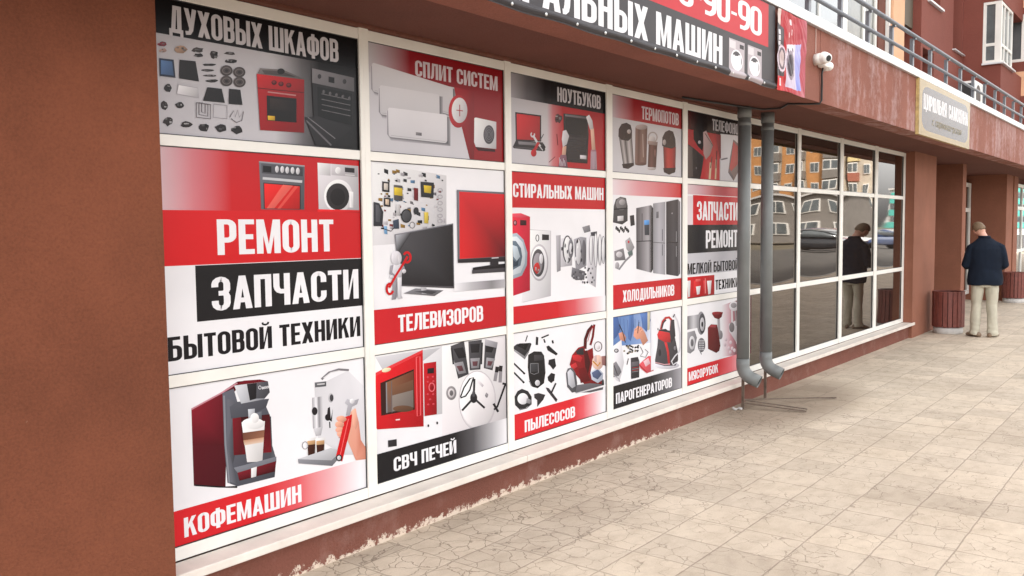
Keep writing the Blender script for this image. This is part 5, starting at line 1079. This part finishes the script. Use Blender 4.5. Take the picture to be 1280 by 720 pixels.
A.part('steam_generator_picture'); A.ell(440, 400, 92, 26, (214, 212, 220)); A.poly([(350, 360), (372, 230), (380, 130), (470, 140), (500, 190), (522, 300), (524, 360), (505, 402), (420, 404), (352, 386)], (86, 82, 88)); A.poly([(366, 170), (380, 140), (468, 158), (466, 228), (420, 224), (376, 200)], (198, 62, 66)); A.poly([(420, 224), (440, 230), (456, 300), (464, 398), (448, 398), (440, 300)], (196, 58, 62)); A.poly([(388, 132), (430, 126), (466, 150), (380, 140)], (66, 62, 66)); A.line([(396, 130), (410, 70), (432, 44), (456, 40), (476, 60), (470, 140)], 17, (196, 66, 66)); A.line([(400, 124), (412, 80), (432, 58)], 12, (72, 66, 70)); A.poly([(470, 60), (494, 56), (504, 180), (470, 236), (462, 160)], (72, 68, 74)); A.ell(386, 305, 10, 26, (60, 56, 62)); A.line([(496, 20), (520, 70), (540, 160), (542, 260), (530, 300), (500, 330), (474, 370), (486, 396), (515, 376)], 9, (216, 214, 220)); A.line([(486, 40), (498, 16)], 8, (100, 96, 100)); A.line([(352, 378), (420, 394), (462, 390)], 7, (214, 170, 176)); A.ell(500, 270, 9, 16, (130, 126, 132)); A.ell(372, 128, 4, 9, (110, 106, 110))
A.part('sheet'); A.crop(*C9); band(A, A.rect[2], zat(A, (550, 410)), [(0, (42, 40, 43)), (.55, (50, 48, 51)), (.85, (130, 128, 132)), (1, (176, 173, 178))]); A.text('ПАРОГЕНЕРАТОРОВ', (558, 500), (838, 366), W_)
fin(A, 'poster of a grey and red steam generator and repairing hands in blue sleeves')

# ---- column 5 -----------------------------------------------------------------
A = poster(4, 0, C10, (206, 200, 204))
A.shade([(106, 100), (330, 150), (330, 590), (106, 570)], [(170, 50, 58), (186, 54, 60), (190, 60, 64), (176, 52, 58)]); band(A, zat(A, (300, 262)), A.rect[3], [(0, (96, 34, 38)), (.18, (40, 30, 33)), (1, (28, 25, 28))]); A.text('ТЕЛЕФОНОВ', (278, 236), (481, 200), (206, 202, 206))
A.part('phone_repair_picture'); A.poly([(106, 330), (150, 360), (220, 420), (212, 480), (196, 572), (106, 568)], (58, 50, 52)); A.poly([(108, 340), (140, 360), (145, 560), (108, 560)], (96, 86, 84)); A.poly([(148, 240), (176, 200), (216, 220), (226, 300), (210, 380), (180, 350), (150, 300)], (40, 36, 40)); A.poly([(216, 250), (236, 240), (284, 340), (262, 408), (234, 440), (218, 400)], (172, 150, 150)); A.ell(190, 320, 10, 12, (186, 180, 184)); A.line([(228, 258), (284, 346)], 4, (66, 50, 54)); A.line([(300, 250), (334, 440)], 4, (110, 40, 46)); A.line([(268, 460), (260, 575)], 14, (206, 186, 160)); A.line([(306, 440), (300, 575)], 10, (206, 186, 160)); A.line([(276, 420), (266, 500)], 5, (70, 50, 52)); A.line([(310, 380), (304, 500)], 5, (70, 50, 52)); A.ell(168, 500, 4, 9, (120, 112, 114))
A.part('red_phone_picture'); A.poly([(336, 262), (520, 280), (520, 590), (336, 590)], (212, 207, 211)); A.poly([(300, 262), (338, 270), (338, 430), (330, 430)], (150, 60, 66)); A.line([(340, 440), (384, 430)], 10, (130, 124, 128)); A.poly([(424, 300), (480, 350), (480, 480), (426, 588), (388, 530), (402, 420)], (132, 112, 112)); A.poly([(424, 316), (462, 358), (456, 470), (410, 520), (398, 500), (412, 420)], (186, 84, 84)); A.poly([(388, 530), (426, 588), (424, 560), (400, 520)], (110, 100, 104))
fin(A, 'poster of phones being repaired, top pane beside the drainpipe')

A = poster(4, 1, C11)
band(A, zat(A, (240, 110)), A.rect[3], [(0, (226, 208, 213)), (.2, (214, 176, 182)), (.45, (196, 104, 110)), (1, (190, 84, 90))]); A.grad((83, 112), (120, 112), (120, 276), (83, 277), [(0, (224, 212, 217)), (1, (228, 216, 220))])
xs0, xs1 = xat(A, (118, 190)), A.rect[1]
A.k += 1; band(A, zat(A, (240, 274)), zat(A, (240, 113)), [(0, (206, 44, 50)), (1, (196, 72, 78))], x0=xs0); band(A, zat(A, (240, 427)), zat(A, (240, 274)), [(0, (44, 42, 45)), (1, (70, 67, 70))])
band(A, zat(A, (240, 545)), zat(A, (240, 427)), [(0, (206, 204, 209)), (1, (190, 188, 193))])
A.text('ЗАПЧАСТИ', (140, 249), (371, 150), W_); A.text('РЕМОНТ', (190, 407), (369, 303), W_); A.text('МЕЛКОЙ БЫТОВОЙ', (86, 555), (374, 470), (40, 37, 41)); A.text('ТЕХНИКИ', (244, 641), (374, 570), (40, 37, 41))
A.part('kitchen_appliance_picture'); A.poly([(82, 570), (238, 556), (238, 672), (82, 694)], (186, 44, 48)); A.poly([(84, 590), (104, 588), (100, 680), (90, 682)], (226, 222, 225)); A.poly([(122, 590), (152, 584), (158, 650), (120, 660)], (206, 60, 62)); A.poly([(134, 622), (160, 618), (154, 664), (140, 668)], (224, 216, 219)); A.poly([(176, 588), (190, 586), (192, 660), (180, 664)], (206, 80, 82)); A.poly([(196, 590), (222, 588), (216, 662), (204, 666)], (226, 222, 225)); A.line([(186, 575), (188, 660)], 3, (232, 160, 160)); A.poly([(132, 580), (160, 578), (160, 592), (132, 594)], (226, 110, 108))
fin(A, 'poster of red, black and grey lettering strips beside the drainpipe')

A = poster(4, 2, C12)
A.grad((262, 92), (420, 40), (420, 345), (262, 365), [(0, W_), (.3, (196, 150, 160)), (.5, (120, 60, 72)), (1, (96, 40, 54))])
A.part('meat_grinder_picture'); A.grad((78, 150), (150, 138), (150, 208), (78, 222), [(0, (112, 110, 114)), (.5, (206, 204, 208)), (1, (132, 130, 134))]); A.ell(154, 186, 22, 62, (150, 148, 152)); A.ell(160, 188, 18, 54, (96, 94, 98)); A.ell(160, 192, 12, 36, (190, 188, 192)); A.ell(160, 192, 5, 14, (60, 58, 62)); A.poly([(80, 236), (120, 225), (132, 262), (118, 330), (96, 348), (80, 340)], (150, 148, 152)); A.ell(106, 290, 16, 36, (206, 204, 208)); A.ell(106, 290, 8, 20, (120, 118, 122)); A.ell(156, 302, 20, 38, (120, 118, 122))
for dx in (-10, -3, 4, 11):
    for dy in (-22, -10, 2, 14, 24): A.ell(156 + dx, 302 + dy, 2.2, 4, (206, 204, 208))
A.line([(146, 330), (156, 352)], 5, (140, 138, 142))
A.part('red_grinder_picture'); A.line([(246, 160), (250, 255)], 13, (176, 172, 176)); A.ell(256, 248, 12, 24, (150, 146, 150)); A.poly([(211, 137), (228, 128), (269, 127), (262, 154), (246, 166), (224, 158)], (122, 22, 32)); A.ell(240, 133, 29, 8, (152, 44, 52)); A.poly([(189, 210), (206, 192), (238, 194), (246, 236), (256, 306), (250, 332), (234, 344), (190, 322)], (110, 18, 28)); A.poly([(196, 206), (210, 194), (236, 196), (230, 210)], (170, 70, 78))
A.part('steel_grinder_picture'); A.ell(328, 96, 26, 26, (206, 203, 207)); A.ell(326, 92, 16, 14, (150, 146, 150)); A.line([(316, 118), (318, 200)], 9, (206, 203, 207)); A.poly([(300, 190), (340, 170), (352, 230), (340, 290), (322, 260), (302, 230)], (192, 188, 192)); A.ell(316, 208, 14, 26, (120, 114, 118)); A.line([(334, 120), (340, 200)], 7, (150, 146, 150))
for x, y in ((285, 272), (310, 288), (300, 318), (318, 320), (345, 290), (330, 330), (280, 300), (308, 340)): A.ell(x, y, 7, 10, (206, 190, 196))
A.part('sheet'); band(A, A.rect[2], zat(A, (82, 425)), [(0, (214, 50, 58)), (.5, (214, 54, 62)), (.75, (222, 120, 128)), (1, (236, 200, 206))]); A.text('МЯСОРУБОК', (88, 494), (243, 401), W_)
fin(A, 'poster of meat grinders, bottom pane beside the drainpipe')

# ================================================================== THE MAN
def solid(bm, voxel, smooth=4):
    """melt overlapping tapered volumes into one continuous skin"""
    me = bpy.data.meshes.new('tmp_skin'); bm.to_mesh(me); bm.free(); o = bpy.data.objects.new('tmp_skin', me); C.objects.link(o)
    r = o.modifiers.new('r', 'REMESH'); r.mode = 'VOXEL'; r.voxel_size = voxel
    if smooth: s_ = o.modifiers.new('s', 'SMOOTH'); s_.iterations = smooth; s_.factor = .5
    dg = bpy.context.evaluated_depsgraph_get(); m2 = bpy.data.meshes.new_from_object(o.evaluated_get(dg)); bpy.data.objects.remove(o); bpy.data.meshes.remove(me)
    b = bmesh.new(); b.from_mesh(m2); bpy.data.meshes.remove(m2); return b
X3, Y3, Z3 = Vector((1, 0, 0)), Vector((0, 1, 0)), Vector((0, 0, 1))
def limb(bm, pts, n=14):
    """pts: (centre, radius across, radius along view) ; rings stay square to the run of the limb"""
    rings = []
    P = [Vector(p[0]) for p in pts]
    for i, p in enumerate(pts):
        d = (P[min(i + 1, len(P) - 1)] - P[max(i - 1, 0)]).normalized(); u = X3 - d * X3.dot(d)
        if u.length < .3: u = Z3 - d * Z3.dot(d)
        u.normalize(); v = d.cross(u); rings.append((P[i], u * p[1], v * p[2]))
    return loft(bm, rings, n)
def folds(bm, amp, sc, zs=1.0, seed=0):
    bm.normal_update()
    for v in bm.verts:
        c = v.co; k = noise.noise(Vector((c.x * sc + seed, c.y * sc, c.z * sc * zs))) + .5 * noise.noise(Vector((c.x * sc * 2.3, c.y * sc * 2.3 + seed, c.z * sc * 2.1 * zs)))
        v.co = c + v.normal * amp * k
    return bm
MP = Matrix.Translation((14.82, -.875, 0)) @ Matrix.Rotation(math.atan2(.28, .96) - math.pi / 2, 4, 'Z')
HM = Matrix.Translation((-.085, .085, 1.615)) @ Matrix.Rotation(R(-14), 4, 'Y') @ Matrix.Rotation(R(24), 4, 'Z') @ Matrix.Rotation(R(-30), 4, 'X')   # head bowed to his left
body = bmesh.new()
hd = bmesh.new(); bmesh.ops.create_uvsphere(hd, u_segments=24, v_segments=16, radius=1)
for v in hd.verts:
    x, y, z = v.co; j = 1 - .22 * max(0, -z) * (1 if y > -.3 else .6); v.co = (x * .077 * j, y * .098 * (j if y > 0 else 1), z * .118)
merge(body, hd, 0, HM)
for sx in (-1, 1):
    t = bmesh.new(); bmesh.ops.create_uvsphere(t, u_segments=12, v_segments=8, radius=1); t.transform(Matrix.Translation((sx * .079, -.006, -.012)) @ Matrix.Rotation(R(18 * sx), 4, 'Z') @ Matrix.Diagonal((.012, .021, .032, 1))); merge(body, t, 0, HM)
    t = bmesh.new(); bmesh.ops.create_uvsphere(t, u_segments=10, v_segments=8, radius=.016); t.transform(Matrix.Translation((sx * .031, .083, .004))); merge(body, t, 0, HM)
t = bmesh.new(); loft(t, [((0, .085, .012), (.009, 0, 0), (0, .012, 0)), ((0, .104, -.028), (.014, 0, 0), (0, .016, 0)), ((0, .096, -.042), (.016, 0, 0), (0, .014, 0))], 10); merge(body, t, 0, HM)
t = bmesh.new(); bmesh.ops.create_uvsphere(t, u_segments=12, v_segments=8, radius=1); t.transform(Matrix.Translation((0, .086, -.066)) @ Matrix.Diagonal((.026, .012, .010, 1))); merge(body, t, 0, HM)
limb(body, [((0, -.005, 1.40), .075, .07), ((-.02, .012, 1.49), .060, .062), ((-.06, .055, 1.575), .058, .06)])
loft(body, [((0, 0, .86), X3 * .155, Y3 * .115), ((0, 0, 1.02), X3 * .155, Y3 * .105), ((0, 0, 1.25), X3 * .175, Y3 * .11), ((0, 0, 1.37), X3 * .150, Y3 * .085), ((0, 0, 1.45), X3 * .07, Y3 * .06)], 18)
for sx in (-1, 1):
    limb(body, [((sx * .135, 0, 1.36), .040, .045), ((sx * .225, -.01, 1.24), .040, .042), ((sx * .255, .02, 1.09), .036, .036), ((sx * .19, .19, 1.11), .034, .034), ((sx * .11, .315, 1.17), .026, .030)])
    limb(body, [((sx * .09, 0, .92), .085, .10), ((sx * .095, .01, .50), .055, .06), ((sx * .10, 0, .09), .04, .045)])
    wr = Vector((sx * .11, .315, 1.17)); dr = Vector((-sx * .55, .62, .35)).normalized(); sd_ = Vector((sx * .35, -.25, .9)).normalized(); sd_ = (sd_ - dr * sd_.dot(dr)).normalized(); up_ = dr.cross(sd_)
    loft(body, [(wr, sd_ * .028, up_ * .018), (wr + dr * .045, sd_ * .040, up_ * .016), (wr + dr * .085, sd_ * .041, up_ * .013)], 12)
    for k, L in enumerate((.062, .075, .07, .054)):
        b0 = wr + dr * .08 + sd_ * (.030 - .020 * k); c_ = up_ * (-sx)
        tube(body, [b0 - dr * .02, b0 + dr * L * .45, b0 + dr * L * .8 + c_ * L * .32, b0 + dr * L * .9 + c_ * L * .62], [.0095, .009, .008, .0065], 8)
    tb = wr + dr * .03 + sd_ * .034; tube(body, [tb - sd_ * .012, tb + sd_ * .018 + dr * .022, tb + sd_ * .024 + dr * .05], [.0115, .010, .0075], 8)
def skinmat():
    m = plain('skin', (.56, .30, .22), .5, .4, var=.08, vscale=25); return m
man = empty('person', MP.translation, 'man in navy jacket and beige trousers seen from behind, head bowed', 'person')
def mp(name, bm, m, parent=man, smooth=True):
    bm.transform(MP); o = link(name, bm, m, None, smooth); o.parent = parent
    if parent is man: o.matrix_parent_inverse = Matrix.Translation(man.location).inverted()
    return o
mp('body', solid(body, .0075, 2), skinmat())
# hair: a close cap over crown and nape
hb = bmesh.new(); t = bmesh.new(); bmesh.ops.create_uvsphere(t, u_segments=28, v_segments=20, radius=1)
for v in t.verts:
    x, y, z = v.co; v.co = (x * .083, y * .102 - .004, z * .121 + .003)
bmesh.ops.delete(t, geom=[v for v in t.verts if not (v.co.z > .016 + max(0, v.co.y) * .35 or (v.co.y < -.012 and v.co.z > -.062 + abs(v.co.x) * .25))], context='VERTS')
for v in t.verts: v.co += v.normal * .004 * noise.noise(v.co * 60)
merge(hb, t, 0, HM); ho = mp('hair', hb, plain('hair', (.15, .10, .06), .6, .3, var=.35, vscale=60))
sm = ho.modifiers.new('thickness', 'SOLIDIFY'); sm.thickness = .010; sm.offset = .2
# jacket
j = bmesh.new()
loft(j, [((.004, -.01, .785), X3 * .238, Y3 * .165), ((.004, -.008, .86), X3 * .240, Y3 * .165), ((0, 0, 1.02), X3 * .222, Y3 * .150), ((0, -.008, 1.20), X3 * .232, Y3 * .150), ((0, -.012, 1.33), X3 * .236, Y3 * .142), ((0, -.008, 1.40), X3 * .205, Y3 * .120), ((-.005, 0, 1.455), X3 * .135, Y3 * .092), ((-.014, .006, 1.495), X3 * .083, Y3 * .078), ((-.018, .010, 1.512), X3 * .079, Y3 * .074)], 28)
for sx in (-1, 1):
    limb(j, [((sx * .130, -.005, 1.385), .060, .078), ((sx * .198, -.010, 1.345), .066, .080), ((sx * .236, -.014, 1.22), .062, .072), ((sx * .262, .0, 1.09), .058, .068), ((sx * .240, .085, 1.075), .057, .066), ((sx * .175, .21, 1.115), .052, .058), ((sx * .135, .285, 1.15), .050, .052)], 16)
jm = folds(solid(j, .010, 3), .010, 6.5, .7, 3.1)
mp('jacket', jm, plain('navy_cloth', (.0075, .0115, .021), .85, .15, bump=.25, bscale=240, var=.18, vscale=9))
cl = bmesh.new(); loft(cl, [((-.014, .004, 1.492), X3 * .088, Y3 * .084), ((-.020, .010, 1.522), X3 * .082, Y3 * .078), ((-.020, .010, 1.528), X3 * .074, Y3 * .070)], 24)
mp('collar', cl, bpy.data.materials['navy_cloth'])
# trousers
q = bmesh.new()
loft(q, [((0, 0, .76), X3 * .185, Y3 * .135), ((0, -.01, .88), X3 * .19, Y3 * .14), ((0, 0, 1.0), X3 * .165, Y3 * .12)], 22)
for sx in (-1, 1):
    limb(q, [((sx * .092, -.005, .82), .096, .122), ((sx * .100, -.005, .68), .086, .104), ((sx * .106, .010, .50), .073, .086), ((sx * .112, -.012, .30), .070, .086), ((sx * .116, -.010, .14), .072, .092), ((sx * .118, .0, .062), .078, .104), ((sx * .118, .004, .036), .078, .106)], 18)
qm = solid(q, .010, 3); qm.normal_update()
folds(qm, .011, 7.0, .75, 8.4)
for v in qm.verts:                                   # cloth breaks over the shoes
    if v.co.z < .30: v.co += v.normal *   .004 * math.sin(v.co.z * 75 + v.co.x * 20) * (1 - v.co.z / .30)
mp('trousers', qm, plain('beige_cloth', (.44, .41, .33), .85, .15, bump=.2, bscale=260, var=.06, vscale=9))
for sx, an in ((-1, 32), (1, -30)):
    s = bmesh.new()
    loft(s, [((0, -.105, .005), X3 * .034, Z3 * .004), ((0, -.10, .045), X3 * .036, Y3 * .020), ((0, -.05, .06), X3 * .042, Y3 * .055)], 14)
    limb_r = [((0, -.112, .032), X3 * .028, Z3 * .030), ((0, -.08, .042), X3 * .038, Z3 * .042), ((0, 0, .046), X3 * .041, Z3 * .046), ((0, .08, .038), X3 * .048, Z3 * .038), ((0, .145, .028), X3 * .044, Z3 * .028), ((0, .178, .020), X3 * .020, Z3 * .018)]
    s2 = bmesh.new(); loft(s2, limb_r, 16); s.free()
    for v in s2.verts: v.co.z = max(v.co.z, .002)
    s2.transform(Matrix.Translation((sx * .118, .0, 0)) @ Matrix.Rotation(R(an * -1 if False else an), 4, 'Z'))
    mp('shoe', s2, bpy.data.materials['shoe_leather'] if 'shoe_leather' in bpy.data.materials else plain('shoe_leather', (.20, .135, .09), .5, .4, var=.2, vscale=20))

# ================================================================== ACROSS THE STREET (seen in the glass)
M_or = stucco('orange_render', (.52, .25, .095), mottled=.08, scratch=False); M_gr = stucco('grey_render', (.21, .19, .17), mottled=.1, scratch=False)
M_ye = stucco('yellow_render', (.62, .50, .26), mottled=.06, scratch=False); M_be = stucco('beige_render', (.52, .45, .36), mottled=.06, scratch=False)
M_teal = plain('teal_cladding', (.10, .42, .36), .35, .5); M_pale = plain('pale_render', (.62, .62, .60), .8, .2, var=.06)
def far_block(name, label, x, y0, y1, h, floors, cols, pal, depth=14):
    """block of flats whose long front looks back along the street (towards -x)"""
    root = empty(name, (x, (y0 + y1) / 2, -.37), label, 'building')
    b = bmesh.new(); box(b, x, x + depth, y0, y1, -.4, h)
    o = link('wall', b, pal[0], root); o.matrix_parent_inverse = Matrix.Translation(root.location).inverted()
    def P(nm, bm, m, par=root):
        o = link(nm, bm, m, par)
        if par is root: o.matrix_parent_inverse = Matrix.Translation(root.location).inverted()
        return o
    P('roof', bx(x - .3, x + depth + .3, y0 - .3, y1 + .3, h, h + .4), M_conc)
    cw = (y1 - y0) / len(cols); fh = (h - .6) / floors
    for i, kind in enumerate(cols):
        a = y1 - cw * (i + 1)
        if kind == 'o': P('wall_stripe', bx(x - .10, x - .002, a, a + cw * .999, 0, h - .2), pal[1])
        for f in range(floors):
            z = .5 + f * fh
            if kind == 'b':
                P('balcony', bx(x - .9, x - .003, a + .12, a + cw - .12, z, z + fh * .42), pal[2 + f % 2])
                w_ = bmesh.new(); box(w_, x - .86, x - .80, a + .14, a + cw - .14, z + fh * .42 + .01, z + fh * .93)
                wo = P('window', w_, M_pvc); n_ = max(2, int(cw / .9))
                for k in range(n_):
                    q0 = a + .14 + (cw - .28) * (k + .08) / n_; q1 = a + .14 + (cw - .28) * (k + .92) / n_
                    P('pane', bx(x - .885, x - .862, q0, q1, z + fh * .48, z + fh * .88), M_win, wo)
            else:
                w_ = bmesh.new(); box(w_, x - .16, x - .103 if kind == 'o' else x - .003, a + cw * .25, a + cw * .75, z + fh * .34, z + fh * .84); wo = P('window', w_, M_pvc)
                for k in (0, 1): P('pane', bx(x - .185, x - .162, a + cw * (.28 + .23 * k), a + cw * (.48 + .23 * k), z + fh * .38, z + fh * .80), M_win, wo)
    return root
far_block('apartment_block', 'orange and grey apartment block across the street, reflected in the glass', 128, -90, -37.7, 30, 11, list('boboboboboboboboboobobob'), [M_be, M_or, M_gr, M_gr])
far_block('apartment_block', 'yellow and beige apartment block across the street, reflected in the glass', 132, -37.4, -34.6, 30, 11, list('wb'), [M_be, M_ye, M_ye, plain('brick_panel', (.32, .11, .07), .8)], 3.5)
tb_ = empty('office_building', (170, -27, -.37), 'low teal and white office building far along the street', 'building')
for nm, bm, m in [('wall', bx(170, 190, -42, -16, -.4, 8.4), M_pale), ('roof', bx(169.7, 190, -42.3, -15.7, 8.4, 8.7), M_conc)] + [('cladding', bx(169.85, 169.997, -41.9, -16.1, z, z + .95), M_teal) for z in (1.0, 3.0, 5.0, 7.0)] + [('window', bx(169.9, 169.99, -41.8, -16.2, z, z + .8), M_win) for z in (2.05, 4.05, 6.05)]:
    o = link(nm, bm, m, tb_); o.matrix_parent_inverse = Matrix.Translation(tb_.location).inverted()
an_ = empty('grey_block', (98, -27, -.13), 'long low grey block with two rows of white windows across the street', 'building')
def anp(nm, bm, m, par=None):
    o = link(nm, bm, m, par or an_)
    if par is None: o.matrix_parent_inverse = Matrix.Translation(an_.location).inverted()
    return o
anp('wall', bx(98, 104, -58, -27, -.14, 4.7), M_gr); anp('roof', bx(97.6, 104.3, -58.3, -26.7, 4.7, 4.9), M_conc)
for i in range(14):
    for z in (.7, 2.9):
        y = -57.3 + i * 2.15; wo = anp('window', bx(97.9, 97.997, y, y + 1.45, z, z + 1.25), M_pvc); anp('pane', bx(97.86, 97.898, y + .1, y + .68, z + .1, z + 1.15), M_win, wo); anp('pane', bx(97.86, 97.898, y + .77, y + 1.35, z + .1, z + 1.15), M_win, wo)

# parked cars
M_tyre = plain('tyre', (.02, .02, .02), .85, .2); M_rim = plain('wheel_rim', (.45, .45, .46), .35, .5, .7)
M_lamp = plain('headlight', (.75, .76, .78), .12, .8); M_red = plain('tail_light', (.35, .02, .02), .25, .6)
def car(x, y, rz, col, label):
    root = empty('parked_car', (x, y, -.13), label, 'car', 'cars parked along the road', rz)
    m = plain('car_paint_' + str(len(bpy.data.materials)), col, .28, .5, .2, coat=.8)
    def p(nm, bm, mm, par=root, sm=False): return link(nm, bm, mm, par, sm)
    sec = []
    for X, zb, zt_, hw in ((-2.15, .38, .62, .70), (-2.05, .28, .86, .80), (-1.4, .22, .93, .87), (0, .20, .92, .89), (1.1, .22, .88, .87), (1.8, .26, .76, .82), (2.12, .34, .60, .70)):
        zc, hz = (zb + zt_) / 2, (zt_ - zb) / 2; sec.append(((X, 0, zc), Vector((0, hw, 0)), Vector((0, 0, hz))))
    b = bmesh.new(); loft(b, sec, 28, 4.5); bo = p('body', b, m, root, True)
    cab = [((-1.95, 0, .88), .70, .03), ((-1.55, 0, 1.16), .64, .27), ((-1.0, 0, 1.17), .66, .29), ((-.2, 0, 1.17), .67, .29), ((.3, 0, 1.10), .66, .22), ((.95, 0, .90), .70, .04)]
    b = bmesh.new(); loft(b, [(c, Vector((0, u, 0)), Vector((0, 0, v))) for c, u, v in cab], 24, 3.6); p('window', b, M_win, root, True)
    b = bmesh.new(); loft(b, [((-1.5, 0, 1.425), Vector((0, .50, 0)), Vector((0, 0, .03))), ((-1.0, 0, 1.45), Vector((0, .58, 0)), Vector((0, 0, .035))), ((-.2, 0, 1.45), Vector((0, .58, 0)), Vector((0, 0, .035))), ((.3, 0, 1.315), Vector((0, .55, 0)), Vector((0, 0, .03)))], 20, 4); p('roof', b, m, root, True)
    for sy in (-1, 1):
        b = bmesh.new()
        for pts in ([(-1.95, sy * .70, .90), (-1.5, sy * .56, 1.42)], [(-.55, sy * .79, .90), (-.5, sy * .60, 1.43)], [(.98, sy * .72, .88), (.3, sy * .57, 1.32)]): tube(b, pts, .035, 8)
        p('pillar', b, m, root, True)
        p('headlight', bx(2.0, 2.10, sy * .45 - .14, sy * .45 + .14, .58, .70, .02), M_lamp); p('tail_light', bx(-2.16, -2.05, sy * .58 - .10, sy * .58 + .10, .62, .80, .02), M_red)
        for wx in (-1.32, 1.32):
            b = bmesh.new(); lathe(b, [(.20, -.10), (.31, -.10), (.325, -.06), (.325, .06), (.31, .10), (.20, .10)], 28, Matrix.Translation((wx, sy * .80, .325)) @ Matrix.Rotation(R(90), 4, 'X')); w_ = p('wheel', b, M_tyre, root, True)
            b = bmesh.new(); lathe(b, [(0, -.085), (.10, -.09), (.20, -.07), (.205, .07), (.10, .09), (0, .085)], 20, Matrix.Translation((wx, sy * .80, .325)) @ Matrix.Rotation(R(90), 4, 'X')); p('rim', b, M_rim, w_, True)
        p('mirror', bx(.55, .68, sy * .88 - .06, sy * .88 + .06, .93, 1.05, .025), m)
    p('bumper', bx(2.02, 2.16, -.66, .66, .30, .46, .04), M_black); p('bumper', bx(-2.2, -2.04, -.66, .66, .34, .50, .04), M_black); p('number_plate', bx(-2.215, -2.201, -.26, .26, .38, .48), M_white)
    return root
car(62, -17.6, R(88), (.02, .022, .026), 'black parked car across the street, reflected in the dark shop glass')
car(66, -18.6, R(92), (.42, .43, .44), 'silver parked car across the street, beside the black one in the reflection')
car(72, -20.6, R(89), (.02, .04, .12), 'dark navy blue parked car across the street, reflected in the shop glass')
car(76, -21.6, R(90), (.30, .02, .03), 'dark red parked car across the street, reflected in the shop glass')
car(80, -22.4, R(91), (.75, .75, .74), 'white parked car across the street, reflected in the shop glass')
car(74, -17.2, R(180), (.05, .09, .22), 'bright blue car turned lengthwise across the street, reflected in the last pane')
